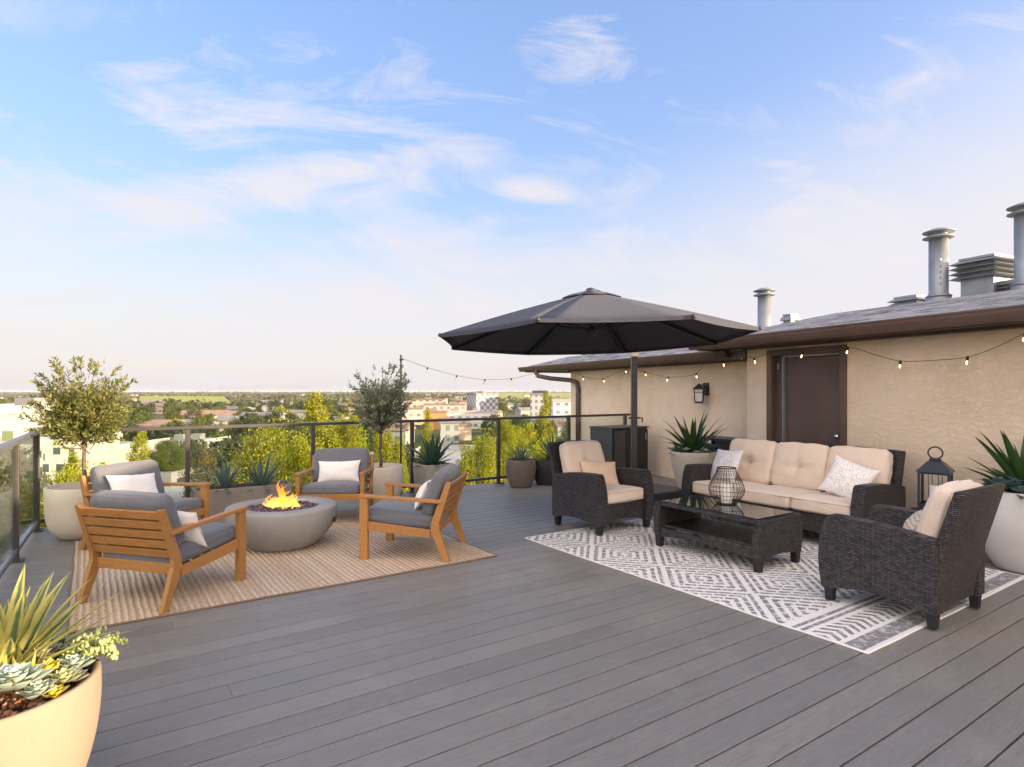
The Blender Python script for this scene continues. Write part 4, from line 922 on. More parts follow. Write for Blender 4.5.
# small lime shrub showing behind the wooden chair by the trough
# olive trees in pots
def olive(label, loc, rimz, top, width, trunk_lean, mat, seed, low=.40, nsh=260):
    rnd = random.Random(seed); t = thing('olive_tree', label, 'tree', loc)
    zc0 = rimz+low; b = MB(); tip = Vector((trunk_lean[0], trunk_lean[1], zc0+.06))
    b.tube([(0,0,rimz-.02),(.012,0,rimz+.12),(trunk_lean[0]*.6-.008,trunk_lean[1]*.6,rimz+low*.6),tip], [.026,.021,.019,.017], 10)
    H_ = top-zc0; cw_ = width/2; twigs = []
    for k in range(nsh):
        # twig: grows outward from the crown's middle and upward
        a = rnd.random()*6.283; ph = rnd.uniform(-.35, 1.0)**1; 
        z_ = max(-.55, rnd.gauss(.35,.5)); dirv = Vector((math.cos(a), math.sin(a), z_)).normalized()
        reach = rnd.uniform(.45, .92) if rnd.random() < .85 else rnd.uniform(.9, 1.12)
        c0 = tip+Vector((0,0,H_*.28)); end = c0+Vector((dirv.x*cw_*reach, dirv.y*cw_*reach, dirv.z*H_*.62*reach))
        st_ = tip.lerp(c0, rnd.random())+Vector((rnd.gauss(0,.03), rnd.gauss(0,.03), rnd.gauss(0,.05)))
        mid = st_.lerp(end,.55)+Vector((0,0,-.02)); end = end+Vector((0,0,.06*rnd.random()+ (.05 if dirv.z > .4 else 0)))
        twigs.append((st_, mid, end))
        if k < 90: b.tube([st_, mid, end], [.006,.004,.002], 4, caps=False)
    for k in range(15):
        a = rnd.random()*6.283; el = rnd.uniform(-.1, 1.2); dirv = Vector((math.cos(a)*math.cos(el), math.sin(a)*math.cos(el), math.sin(el))); c0 = tip+Vector((0,0,H_*.35))
        st_ = c0+Vector((dirv.x*cw_*.6, dirv.y*cw_*.6, dirv.z*H_*.45)); end = c0+Vector((dirv.x*cw_*1.05, dirv.y*cw_*1.05, dirv.z*H_*.62))*1.0+Vector((0,0,.05)); twigs.append((st_, st_.lerp(end,.5), end)); b.tube([st_, end], [.004,.002], 4, caps=False)
    b.build('trunk', M['bark'], t)
    lf = MB()
    for st_, mid, end in twigs:
        nl = rnd.randint(26, 36)
        for i in range(nl):
            s = rnd.uniform(.30, 1.0) ; p = st_.lerp(mid, s*2) if s < .5 else mid.lerp(end, s*2-1)
            d0 = (end-mid).normalized(); side = d0.cross(Vector((rnd.gauss(0,1), rnd.gauss(0,1), rnd.gauss(0,1)))).normalized()
            d_ = (d0*.75+side*rnd.uniform(.5,1.0)).normalized(); L = rnd.uniform(.036,.066); w_ = L*.30
            sd_ = d_.cross(Vector((rnd.gauss(0,1), rnd.gauss(0,1), rnd.gauss(0,1)))).normalized()*w_*.5
            nn_ = d_.cross(sd_).normalized()*L*.04
            lf.add([p, p+d_*L*.45+sd_+nn_, p+d_*L, p+d_*L*.45-sd_+nn_], [(0,1,2,3)])
    lf.build('crown', mat, t); return t
P7 = Vector((-1.795, 8.44, 0)); pot('round_planter', 'pale taupe round planter of the olive tree behind the chairs near the string light pole', P7, potprof(.24,.315,.30,.49,.6), M['potbeige'], .275, .43)
olive('potted olive tree with dense grey green crown next to the thin string light pole', P7, .43, 1.86, .86, (.01,0), M['olive'], 5, .46, 300)
P8 = Vector((-4.42, 6.40, 0)); pot('round_planter', 'large pale taupe round planter of the golden olive tree at the left railing corner', P8, [(0,0),(.18,0),(.205,.008),(.25,.04),(.295,.10),(.323,.18),(.335,.28),(.340,.42),(.342,.522),(.336,.53),(.312,.53),(.308,.522),(.304,.44)], M['potbeige'], .302, .455)
olive('potted olive tree with loose golden green crown at the left corner of the deck', P8, .455, 1.82, 1.0, (.0,0), M['olivey'], 11, .42, 340)
# foreground planter
P9 = Vector((-1.815, 2.13, 0)); RIM = .485
pot('round_planter', 'big sand coloured bowl planter full of succulents in the near left corner', P9, potprof(.25,.325,.335,RIM,.55,.024), M['potsand'], .308, RIM-.045)
RT9 = Vector((.763,.646,0)); FR9 = Vector((.646,-.763,0))
def on9(r, f, dz=0): return P9+RT9*r+FR9*f+Vector((0, 0, RIM-.045+dz*.85))
b = MB(); rnd = random.Random(3)
for k in range(36):
    t = k/36; az = k*2.39996; el = R(86)-R(62)*t+rnd.uniform(-.08,.08)
    leaf(b, (.03*math.cos(az), .03*math.sin(az), 0), az, el, rnd.uniform(.28,.42), rnd.uniform(.052,.074), rnd.uniform(.0,.35), .3, 8, (.38,.9), rnd.uniform(-.3,.3))
for k in range(9):
    az = R(-55)+R(95)*k/8+rnd.uniform(-.1,.1); leaf(b, (.06*math.cos(az),.06*math.sin(az),.03), az, R(rnd.uniform(22,46)), rnd.uniform(.34,.46), .022, .25, .4, 8, (.3,.9))
plant('variegated_yucca', 'tall yellow edged variegated yucca at the back of the near planter', b, M['yucca'], on9(.05,-.13,.0))
b = MB(); rnd = random.Random(8)
for k in range(13):
    az = k*2.39996; leaf(b, (0,0,0), az, R(84)-R(45)*(k/13), rnd.uniform(.15,.22), .035, .15, .35, 7, (.35,.9))
plant('yellow_agave', 'small yellow green upright agave in front of the variegated yucca', b, M['yuccay'], on9(.035,.01,.02))
b = MB(); rosette(b, 30, .118, 1); plant('white_echeveria', 'big whitish blue rosette at the front left rim of the near planter', b, M['echev'], on9(.075,.175,.085))
b = MB(); rosette(b, 34, .078, 2); rosette(b, 24, .055, 3, (-.075,.0,-.01)); plant('mauve_echeveria', 'pair of mauve cream rosettes in the middle of the near planter', b, M['echevp'], on9(.165,-.02,.095))
b = MB(); rosette(b, 16, .068, 5, (0,0,0), R(82), R(38)); plant('yellow_echeveria', 'small bright yellow rosette between the gravel and the mauve rosettes', b, M['echevy'], on9(.175,.085,.065))
b = MB(); rosette(b, 22, .075, 6); rosette(b, 20, .06, 12, (.0,-.0,.0)); plant('green_rosette', 'small grey green rosette beside the trailing sedum in the near planter', b, M['echev'], on9(.245,.075,.065))
b = MB(); rnd = random.Random(6)
for k in range(30):
    az = rnd.uniform(R(-45), R(70)); p = Vector((rnd.uniform(-.05,.04), rnd.uniform(-.05,.06), .02)); L = rnd.uniform(.04,.13); el = rnd.uniform(.35,1.15); nst = int(L/.0085)
    for i in range(nst):
        t = i/nst; p = p+Vector((math.cos(az)*math.cos(el-.9*t), math.sin(az)*math.cos(el-.9*t), math.sin(el-.9*t)))*.0085
        for j in range(4):
            a2 = rnd.random()*6.28; q_ = p+Vector((math.cos(a2)*.010, math.sin(a2)*.010, rnd.uniform(-.004,.010))); bm = bmesh.new(); bmesh.ops.create_icosphere(bm, subdivisions=1, radius=rnd.uniform(.0055,.0085)); bm_to_mb(bm, b, Matrix.Translation(q_) @ Matrix.Diagonal((1,1,1.25,1)))
plant('trailing_sedum', 'beaded pale green sedum trailing over the right rim of the near planter', b, M['sedum'], on9(.275,-.015,.055))
b = MB(); rnd = random.Random(2)
for k in range(260):
    a = rnd.uniform(R(-110), R(40)); r = rnd.uniform(.05,.295); bm = bmesh.new(); bmesh.ops.create_icosphere(bm, subdivisions=1, radius=rnd.uniform(.007,.014))
    for v_ in bm.verts: v_.co *= 1+.6*noise.noise(v_.co*120+Vector((k,0,0)))
    bm_to_mb(bm, b, Matrix.Translation((r*math.cos(a), r*math.sin(a), rnd.uniform(.004,.016))) @ Matrix.Rotation(rnd.random()*6, 4, 'X'), smooth=False)
bb2 = MB(); rosette(bb2, 22, .062, 21); plant('pale_rosette', 'pale yellow green rosette at the front rim between white rosette and sedum', bb2, leafmat('pale_rosette_petal', (.36,.42,.20), (.44,.48,.24), (.5,.52,.28), .1), on9(.205,.175,.065))
bb2 = MB(); rosette(bb2, 20, .05, 23); plant('dark_rosette', 'small dusky rosette next to the yellow one in the near planter', bb2, M['echevp'], on9(.135,.13,.06))
bb2 = MB(); rosette(bb2, 24, .07, 25); plant('grey_rosette', 'grey green rosette on the front rim, right of the big whitish one', bb2, M['echev'], on9(.135,.215,.055))
bb2 = MB(); rosette(bb2, 20, .05, 27); plant('lemon_rosette', 'lemon coloured rosette touching the front rim of the near planter', bb2, M['echevy'], on9(.175,.225,.04))
bb2 = MB(); rosette(bb2, 22, .055, 29); plant('mauve_rosette', 'mauve rosette between lemon rosette and right rim of the near planter', bb2, M['echevp'], on9(.235,.15,.05))
bb2 = MB(); agave(bb2, 16, .15, .030, R(85), R(25), .2, 61); plant('lime_tuft', 'short lime leaf tuft left of the mauve rosettes in the near planter', bb2, M['yuccay'], on9(.10,.06,.03))
tag(plant('gravel_mulch', 'rusty red gravel chips on the soil of the near planter', b, M['chips'], on9(0,0,0), cat='gravel'), kind='stuff')
b = MB(); agave(b, 14, .16, .022, R(80), R(20), .4, 44); plant('slim_leaf_tuft', 'slim dark green leaf tuft behind the mauve rosettes of the near planter', b, M['agave'], on9(.19,-.13,.02))

# ================================================================== STRING LIGHTS
pole_x, pole_y = -1.63, 9.085
pl = MB(); pl.tube([(0,0,0),(0,0,2.03)], .014, 8); pl.lathe([(.0,0),(.03,0),(.03,.012),(0,.014)], 14); po = tag(pl.build('light_pole', M['railmetal'], loc=(pole_x, pole_y, 0)), 'thin dark pole behind the right olive tree holding up the string lights', 'pole')
for z in (1.95, 1.86, 1.55): MB().box(-.02, .035, -.02, .02, z, z+.02).build('hook', M['black'], po, bevel=.003)
sl = thing('string_lights', 'string of small warm bulbs from the pole to the eaves and wall', 'lights', (pole_x, pole_y, 2.0)); B0 = Vector(sl.location)
def wallpt(px, py, y):                       # local house plane at depth y, seen at (px, py)
    k = (px-512)/F; o = hw(0, y, 0); dx = hw(-1, y, 0)-o; s = (k*o.y-o.x)/(dx.x-k*dx.y); Y = o.y+dx.y*s; return at(px, py, Y)
bul = []; cab = [Vector((pole_x, pole_y, 1.985))]
endp = wallpt(572, 369, .12)
for px, py in ((427.5,367.5),(456.8,375.5),(485,379.5),(511.3,378.5),(536,373.5)):
    f_ = (px-401)/(572-401); Yd = 1/((1-f_)/pole_y+f_/endp.y); p = at(px, py, Yd); cab.append(p); bul.append((p, False))
cab.append(endp)
seq = [(582.7,376.5,.16,1),(603.3,378.5,.18,1),(626,369,.2,1),(645,372,.2,1),(668,377,.2,1),(696,373.5,.2,1),(709.5,355,.2,1),(723,361.5,.2,1),(742,354,.2,1),(754,358,-.13,1),(780,350.0,-.16,0),(803,352,-.16,1),(848,347.5,-.16,1),(874,354.5,-.16,0),(900.5,361.0,-.14,1),(934,360.3,-.14,0),(967.7,357.0,-.14,1),(998,346.5,-.14,0),(1026,333,-.16,1),(1060,326,-.16,0)]
for px, py, y, on in seq:
    p = wallpt(px, py, y); cab.append(p)
    if on: bul.append((p, True))
cb_ = MB()
def catmull(ps, k=5):
    out = []
    for i in range(len(ps)-1):
        p0, p1, p2, p3 = ps[max(0,i-1)], ps[i], ps[i+1], ps[min(len(ps)-1,i+2)]
        for j in range(k):
            t = j/k; out.append(.5*((2*p1)+(p2-p0)*t+(2*p0-5*p1+4*p2-p3)*t*t+(3*p1-p0-3*p2+p3)*t**3))
    return out+[ps[-1]]
cb_.tube([p-B0 for p in catmull(cab)], .0032, 6); cb_.build('cable', M['cable'], sl)
rnd = random.Random(5)
for p, on in bul:
    tl_ = Matrix.Translation(p-B0) @ Matrix.Rotation(rnd.uniform(-.25,.25), 4, 'X') @ Matrix.Rotation(rnd.uniform(-.3,.3), 4, 'Y') @ Matrix.Scale(.85, 4)
    b = MB(); b.lathe([(.010,-.036),(.013,-.046),(.021,-.062),(.0225,-.074),(.018,-.088),(.008,-.096),(0,-.098)], 14); bo_ = b.build('bulb', M['bulb'], sl, M=tl_)
    b = MB(); b.lathe([(0,.008),(.012,.006),(.015,-.004),(.015,-.034),(.012,-.038),(0,-.038)], 12); b.build('socket', M['cable'], bo_)
    if on:
        b = MB(); b.lathe([(0,-.044),(.005,-.050),(.008,-.064),(.006,-.080),(0,-.084)], 10); b.build('filament', M['filament'], bo_)


# ================================================================== LANDSCAPE BELOW
def crown_mesh(seed, H, W, base, nclump, per, leaf_s, shape='round'):
    rnd = random.Random(seed); b = MB(); cl = []
    zc = (H+base)/2; hz = (H-base)/2
    for k in range(nclump):
        for _ in range(40):
            x, y, z = rnd.uniform(-1,1), rnd.uniform(-1,1), rnd.uniform(-1,1)
            if shape == 'cone': lim = max(0.06, (1-z)/2)**.75
            else: lim = math.sqrt(max(0, 1-z*z))*(1.0-.15*z)
            rr = math.hypot(x, y)
            if rr <= lim and (rr > lim*.35 or abs(z) > .6): break
        s = rnd.uniform(.55, 1.25)*W*(.14 if shape == 'round' else .10)
        cl.append((Vector((x*W/2, y*W/2, zc+z*hz)), s))
    cl.append((Vector((rnd.uniform(-.1,.1)*W,0,H-.03*(H-base))), W*.07)); cl.append((Vector((rnd.uniform(-.2,.2)*W,0,H-.10*(H-base))), W*.10))
    for c, s in cl:
        for i in range(per):
            p = c+Vector([max(-1.7,min(1.7,rnd.gauss(0,1))) for _ in range(3)])*s*.55
            n = Vector((rnd.gauss(0,1), rnd.gauss(0,1), rnd.gauss(0,1)+.6)).normalized(); a = n.orthogonal().normalized(); a.rotate(Matrix.Rotation(rnd.random()*6.28, 3, n)); e = n.cross(a); L = leaf_s*rnd.uniform(.6, 1.3)
            b.add([p-a*L*.5, p-a*L*.12+e*L*.30, p+a*L*.25+e*L*.22, p+a*L*.5+n*L*.15, p+a*L*.2-e*L*.24, p-a*L*.15-e*L*.30], [(0,1,2,3,4,5)])
    return b, cl
def trunk_mesh(seed, H, base, cl, r):
    rnd = random.Random(seed); b = MB()
    top = Vector((0,0,base+(H-base)*.72)); b.tube([(0,0,0),(.05*r,0,base*.5),(rnd.gauss(0,r),rnd.gauss(0,r),base),top], [r,r*.75,r*.6,r*.15], 8)
    for c, s in rnd.sample(cl, min(len(cl), 14)):
        st_ = Vector((0,0,max(base*.8, c.z-rnd.uniform(.12,.3)*(H-base)))); b.tube([st_, st_.lerp(c,.5)+Vector((0,0,.03*(H-base))), c], [r*.3,r*.2,r*.06], 5, caps=False)
    return b
KIND = {}
def tree_kind(key, seed, H, W, base, nclump, per, leaf_s, shape, mat, tr):
    cb, cl = crown_mesh(seed, H, W, base, nclump, per, leaf_s, shape); tb = trunk_mesh(seed+50, H, base, cl, tr)
    KIND[key] = (cb, tb, mat, H)
def place_tree(name, label, key, x, y, ztop, W_scale=1.0, rz=0, group=None, proto={}):
    H = KIND[key][3]; s = (ztop-GZ)/H
    if key not in proto:
        t = thing(name, label, 'tree', group=group); KIND[key][0].build('crown', M[KIND[key][2]], t); KIND[key][1].build('trunk', M['trunk'], t); proto[key] = t; o = t
    else: o = dup(proto[key], (0,0,0), 0, label, group)
    o.location = (x, y, GZ); o.rotation_euler.z = rz; o.scale = (s*W_scale, s*W_scale, s); return o
tree_kind('ny', 1, 15, 6.2, 8.5, 160, 330, .13, 'round', 'tree_y', .16)
tree_kind('ng', 2, 15, 5.8, 8.5, 150, 320, .13, 'round', 'tree_g', .16)
tree_kind('nl', 3, 13.5, 3.6, 9.5, 90, 330, .095, 'round', 'tree_l', .10)
tree_kind('nc', 4, 14, 3.4, 8.0, 110, 300, .11, 'cone', 'tree_l', .12)
tree_kind('ncy', 7, 15.5, 5.0, 8.5, 180, 330, .13, 'cone', 'tree_y', .14)
tree_kind('nb', 5, 13, 5.0, 5.0, 90, 120, .20, 'round', 'tree_b', .16)
def tp(px, Y): return (px-512)/F*Y
near = [  # pixel column, row of its top, depth, kind, width in pixels, label
 (316, 395, 30, 'ncy', 80, 'tall yellow green tree rising above the rail behind the fire bowl, highest of its clump'),
 (270, 429, 30, 'ny', 84, 'yellow green tree to the left of the highest one, behind the trough planter'),
 (344, 418, 33, 'ny', 56, 'yellow green tree right behind the olive tree with the light pole'),
 (302, 444, 25, 'ny', 84, 'lower yellow green tree in front of the highest one behind the fire bowl'),
 (140, 432, 45, 'nc', 38, 'bright lime conical tree between the corner olive tree and the first tan post'),
 (203, 445, 52, 'nb', 36, 'brownish green tree just right of the tan lit railing post'),
 (168, 442, 74, 'ng', 40, 'dark green tree in front of the white flat roofs'),
 (72, 456, 21, 'nl', 52, 'lime bush like tree behind the trunk of the corner olive tree'),
 (100, 466, 23, 'nl', 40, 'small lime tree behind the left planter rim'),
 (-22, 470, 15, 'ng', 90, 'green tree behind the left glass panel nearest the viewer'),
 (20, 480, 18, 'ny', 56, 'yellow green tree behind the left glass panel near the corner'),
 (388, 433, 30, 'ny', 40, 'yellow green tree seen past the trunk of the right olive tree'),
 (428, 410, 40, 'ncy', 30, 'slender yellow green tree behind the square planter'),
 (480, 440, 27, 'ny', 52, 'yellow green tree centred behind the glass between square planter and barrel planter'),
 (506, 422, 33, 'ny', 36, 'yellow green tree behind the thin post beside the barrel planter'),
 (528, 428, 21, 'nl', 50, 'bright yellow lime shrub tree behind the two dark planters'),
 (546, 393, 37, 'ncy', 36, 'tall yellow green tree before the left corner of the house'),
 (574, 426, 29, 'ng', 44, 'mid green tree beside the downpipe of the house'),
 (236, 474, 38, 'ng', 34, 'green tree showing behind the left agave of the trough')]
KW = {'ny': 6.2, 'ng': 5.8, 'nl': 3.6, 'nc': 3.4, 'ncy': 5.0, 'nb': 5.0}
for i, (px, py, Y, key, wp, lab) in enumerate(near):
    zt_ = EYE-(py-H0)/F*Y; s_t = (zt_-GZ)/KIND[key][3]
    place_tree('leafy_tree', lab, key, tp(px, Y), Y, zt_, wp/F*Y/(KW[key]*s_t), i*1.7, 'trees just beyond the railing')
# mid distance trees: single meshes copied
protos = []
for k, (mat, H, W) in enumerate((('tree_d',9,8),('tree_d',11,9),('tree_g',9,8),('tree_b',10,9),('tree_g',12,8),('tree_d',8,9),('tree_y',9,7))):
    cb, cl = crown_mesh(100+k, H, W, 1.6, 46, 60, .62, 'round'); tb = trunk_mesh(200+k, H, 2.5, cl[:8], .25)
    nb_ = len(cb.f); cb.add(tb.v, tb.f, smooth=True, mi=1); me_o = cb.build('valley_tree', [M[mat], M['trunk']]); protos.append(me_o)
labs = ['dark rounded tree among the far trees and roofs below the deck']*2+['green rounded tree among the far trees and roofs below the deck','brownish tree among the far trees and roofs below the deck','green rounded tree among the far trees and roofs below the deck','dark rounded tree among the far trees and roofs below the deck','yellowish tree among the far trees and roofs below the deck']
grp = ['dark trees in the valley']*2+['green trees in the valley','brownish trees in the valley','green trees in the valley','dark trees in the valley','yellowish trees in the valley']
rnd = random.Random(77)
bld = []     # (x, y, radius) kept free of trees
def free(x, y, r=6): return all(math.hypot(x-a, y-b) > c+r for a, b, c in bld)

# ---- buildings
def block(mb, w_, d_, h, mi=0, z0=0): mb.box(-w_/2, w_/2, -d_/2, d_/2, z0, h, mi=mi)
def building(name, label, px, ytop, Y, wpx, depth, wall, roofm, rz=0, group=None, roof='flat', cat='building'):
    x = tp(px, Y); zb = land_z(x, Y); zt = EYE-(ytop-H0)/F*Y; w_ = wpx/F*Y; h = zt-zb
    t = thing(name, label, cat, (x, Y, zb), rz, group); b = MB()
    if roof == 'flat':
        block(b, w_, depth, h-.4); b.build('wall', M[wall], t)
        b = MB(); b.box(-w_/2-.3, w_/2+.3, -depth/2-.3, depth/2+.3, h-.397, h-.05); b.box(-w_/2-.3, w_/2+.3, -depth/2-.3, -depth/2, h-.048, h+.4); b.box(-w_/2-.3, -w_/2, -depth/2, depth/2, h-.048, h+.4); b.box(w_/2, w_/2+.3, -depth/2, depth/2, h-.048, h+.4)
        r = b.build('roof', M[roofm], t)
        rn = random.Random(int(px)); b = MB()
        for k in range(3): xx = rn.uniform(-.35,.35)*w_; yy = rn.uniform(-.3,.3)*depth; b.box(xx-1, xx+1, yy-1, yy+1, h-.04, h+1.1)
        b.build('roof_unit', M['greyroof'], r)
    else:
        e = h-min(2.4, depth*.22); block(b, w_, depth, e); b.build('wall', M[wall], t)
        b = MB(); o_ = .5; b.add([(-w_/2-o_,-depth/2-o_,e+.02),(w_/2+o_,-depth/2-o_,e+.02),(w_/2+o_,depth/2+o_,e+.02),(-w_/2-o_,depth/2+o_,e+.02),(-w_/2,0,h),(w_/2,0,h)], [(0,1,5,4),(2,3,4,5),(3,0,4),(1,2,5),(0,3,2,1)]); b.build('roof', M[roofm], t)
    bld.append((x, Y, max(w_, depth)*.55)); return t, w_, depth, h
# white building at the left
wb_, w_, d_, h = building('white_building', 'big plain white building at far left behind the corner olive tree', -2, 409, 62, 78, 14, 'white', 'roofwhite')
for k, (px, py, wp, hp, mt) in enumerate(((8,436,11,10,'wingreen'),(28,451,6,7,'winglass'),(10,470,9,9,'winglass'),(30,475,7,8,'winglass'))):
    x0 = (px-512)/F*55-tp(-2,62); z0 = EYE-(py-H0)/F*55-GZ; ww = wp/F*55; hh = hp/F*55
    MB().box(x0-ww/2, x0+ww/2, -d_/2-.06, -d_/2-.003, z0-hh/2, z0+hh/2).build('window', M[mt], wb_)

wg, w_, d_, h = building('white_building', 'lower white wing with small square windows behind the corner olive trunk', 60, 437, 63, 42, 12, 'white', 'roofwhite')
for px, py, wp, hp in ((57,451,7,7),(60,468,7,8),(72,452,5,7),(74,470,6,8),(46,468,6,8)):
    x0 = (px-512)/F*57-tp(60,63); z0 = EYE-(py-H0)/F*57-GZ; ww = wp/F*57; hh = hp/F*57
    MB().box(x0-ww/2, x0+ww/2, -d_/2-.06, -d_/2-.003, z0-hh/2, z0+hh/2).build('window', M['winglass'], wg)
def winrow(t, w_, d_, z0, hh, n, mt='winglass', fill=.45):
    for k in range(n):
        c = -w_/2+w_*(k+.5)/n; q_ = w_/n*fill/2; MB().box(c-q_, c+q_, -d_/2-.05, -d_/2-.003, z0, z0+hh).build('window', M[mt], t)
t, w_, d_, h = building('long_white_building', 'long low white building with a row of small windows right of the corner olive tree', 98, 444, 108, 78, 12, 'white', 'roofwhite'); winrow(t, w_, d_, h-2.6, 1.1, 9)
b = MB(); b.box(-.5, 3.2, -3, 1, h-.04, h+2.8); b.build('stair_tower', M['white'], t)
t, w_, d_, h = building('flat_roofed_hall', 'wide low hall with pale flat roof below the railing, left of the trough planter', 172, 484, 73, 118, 20, 'white', 'roofwhite'); winrow(t, w_, d_, h-2.2, 1.0, 7)
b = MB(); b.box(-3.5, 1.0, -2, 3, h-.04, h+1.6); b.build('skylight', M['greyroof'], t)
building('flat_roofed_hall', 'tan low building with flat roof behind the first tan lit post', 190, 440, 130, 48, 14, 'tanwall', 'roofwhite')
building('flat_roofed_hall', 'pale flat roof low building seen between square planter and thin post', 462, 463, 92, 64, 22, 'white', 'roofwhite')
building('flat_roofed_hall', 'second pale flat roof just beyond, above the square planter agave', 452, 449, 150, 66, 24, 'tanwall', 'roofwhite')
building('flat_roofed_hall', 'white flat roof low building right of the right olive tree trunk', 372, 462, 100, 46, 16, 'white', 'roofwhite')
# town beyond
for i, (px, yt, Y, wp, dp, wall, rm, lab) in enumerate((
 (424, 399, 340, 44, 16, 'fac_pink', 'redroof', 'long pinkish apartment block farthest left in the town group'),
 (446, 404, 300, 40, 14, 'fac_pink', 'redroof', 'pinkish apartment block left of the checkered tower'),
 (466, 401, 330, 26, 14, 'fac_pink', 'redroof', 'pinkish stepped apartment block touching the checkered tower'),
 (436, 411, 255, 22, 12, 'orangewall', 'redroof', 'orange walled building among the pink apartment blocks'),
 (470, 411, 260, 52, 14, 'fac_white', 'roofwhite', 'pale low apartment row in front of the checkered tower'),
 (410, 408, 290, 26, 12, 'fac_pink', 'redroof', 'pinkish low block just right of the light pole'),
 (449, 421, 190, 18, 12, 'fac_grey', 'greyroof', 'grey box building below the orange one'),
 (462, 424, 200, 16, 12, 'pinkwall', 'redroof', 'salmon roofed small building right of the grey box'))):
    building('apartment_block', lab, px, yt, Y, wp, dp, wall, rm, rz=.02*i)
building('office_tower', 'grey tower with checkered facade beyond the town', 482, 393.5, 310, 24, 12, 'fac_check', 'greyroof', rz=.5)
t, w_, d_, h = building('office_tower', 'grey tower half hidden by the tall yellow green tree near the house corner', 539, 394, 300, 17, 10, 'fac_grey', 'greyroof')
b = MB(); b.box(-3.2, 4.2, -3, 3, h-.04, h+1.7); b.build('roof_house', M['charcoal'], t)
building('apartment_block', 'pale apartment block right beside the stucco corner of the house', 562, 400, 240, 20, 12, 'fac_white', 'roofwhite')
for i, (px, yt, Y, wp) in enumerate(((208,407,700,22),(222,410,560,14),(276,404,820,26),(300,402,900,18),(336,399,1000,26),(180,413,520,13),(118,411,420,20),(46,405,300,24),(336,396,1300,20),(350,395,1500,30),(250,404,760,12),(146,418,400,9),(168,425,260,10))):
    building('valley_house', ['pale block behind the green field, right of the mown strip','small pale house above the trees right of the first post','wide pale terrace far off above the fire flame','pale villa far off left of the tallest yellow tree','far pale row right of the tallest yellow tree','little pale house below the mown field','pale house just right of the corner olive crown','brown roofed house behind the white building','faint block on the skyline behind the yellow tree','faint long block on the skyline beside the olive crown','small pale house far off above the trough','tiny white house among dark trees below the field','small white gabled house in the trees below the field'][i], px, yt, Y, wp*.55, 9, ['fac_white','tanwall','fac_pink'][i % 3], ['redroof','greyroof'][i % 2], 0, None, 'gable', 'house')
# mown field
b = MB(); b.add([tuple(Vector((tp(138,640), 640, land_z(tp(138,640),640)+3.0))), (tp(232,640), 640, land_z(tp(232,640),640)+3.0), (tp(224,1000), 1000, land_z(tp(224,1000),1000)+6.5), (tp(140,1000), 1000, land_z(tp(140,1000),1000)+6.5)], [(0,1,2,3)])
b.add([(tp(490,900), 900, GZ+3.0), (tp(600,900), 900, GZ+3.0), (tp(600,1900), 1900, GZ+10), (tp(490,1900), 1900, GZ+10)], [(0,1,2,3)])
tag(b.build('mown_field', M['field']), kind='structure')
# scattered small houses: one mesh each, copied
hp = []
for k, (wm, rm) in enumerate((('white','redroof'),('tanwall','greyroof'),('pinkwall','redroof'),('white','greyroof'))):
    b = MB(); w2, d2, e, h2 = 6+k, 5, 4.6+.6*k, 7+.5*k; b.box(-w2, w2, -d2, d2, -2, e)
    b.add([(-w2-.5,-d2-.5,e),(w2+.5,-d2-.5,e),(w2+.5,d2+.5,e),(-w2-.5,d2+.5,e),(-w2,0,h2),(w2,0,h2)], [(0,1,5,4),(2,3,4,5),(3,0,4),(1,2,5),(0,3,2,1)], mi=1)
    for c in range(4): b.box(-w2+1.2+c*w2*.45, -w2+2.4+c*w2*.45, -d2-.05, -d2, 1.2, 2.8, mi=2)
    hp.append(b.build('far_house', [M[wm], M[rm], M['winglass']]))
n = 0; used = [0]*4
while n < 130:
    px = rnd.uniform(-20, 580); Y = 160*(1800/160)**(rnd.random()**.75); x = tp(px, Y)
    if not free(x, Y, 9): continue
    if 130 < px < 240 and 600 < Y < 1050: continue
    k = rnd.randrange(4); o = hp[k] if not used[k] else hp[k].copy()
    if used[k]: C.objects.link(o)
    used[k] += 1; o.location = (x, Y, land_z(x, Y)); o.rotation_euler.z = rnd.uniform(-.5,.5); s = rnd.uniform(.6, 1.05); o.scale = (s*1.1, s, s*.9); n += 1
    tag(o, ['small white house with brown roof far off among the trees','small tan house with grey roof far off among the trees','small pink house with brown roof far off among the trees','small white house with grey roof far off among the trees'][k], 'house', ['white brown roofed houses far off','tan houses far off','pink houses far off','white grey roofed houses far off'][k])
n = 0; usedt = [0]*len(protos)
while n < 290:
    px = rnd.uniform(-30, 590); Y = 48*(720/48)**(rnd.random()**.8); x = tp(px, Y)
    if not free(x, Y, 5): continue
    if px < 80 and Y < 62: continue
    if 120 < px < 225 and 45 < Y < 73: continue
    if 425 < px < 500 and Y < 92: continue
    if 400 < px < 500 and 215 < Y < 340: continue
    if 135 < px < 240 and 520 < Y < 1000: continue
    k = rnd.randrange(len(protos)); o = protos[k] if not usedt[k] else protos[k].copy()
    if usedt[k]: C.objects.link(o)
    usedt[k] += 1; s = rnd.uniform(.55, .95)*(1 if Y < 200 else 1.05); o.location = (x, Y, land_z(x, Y)-.5); o.rotation_euler.z = rnd.random()*6.28; o.scale = (s*rnd.uniform(.85,1.2), s, s); n += 1
    tag(o, labs[k], 'tree', grp[k])
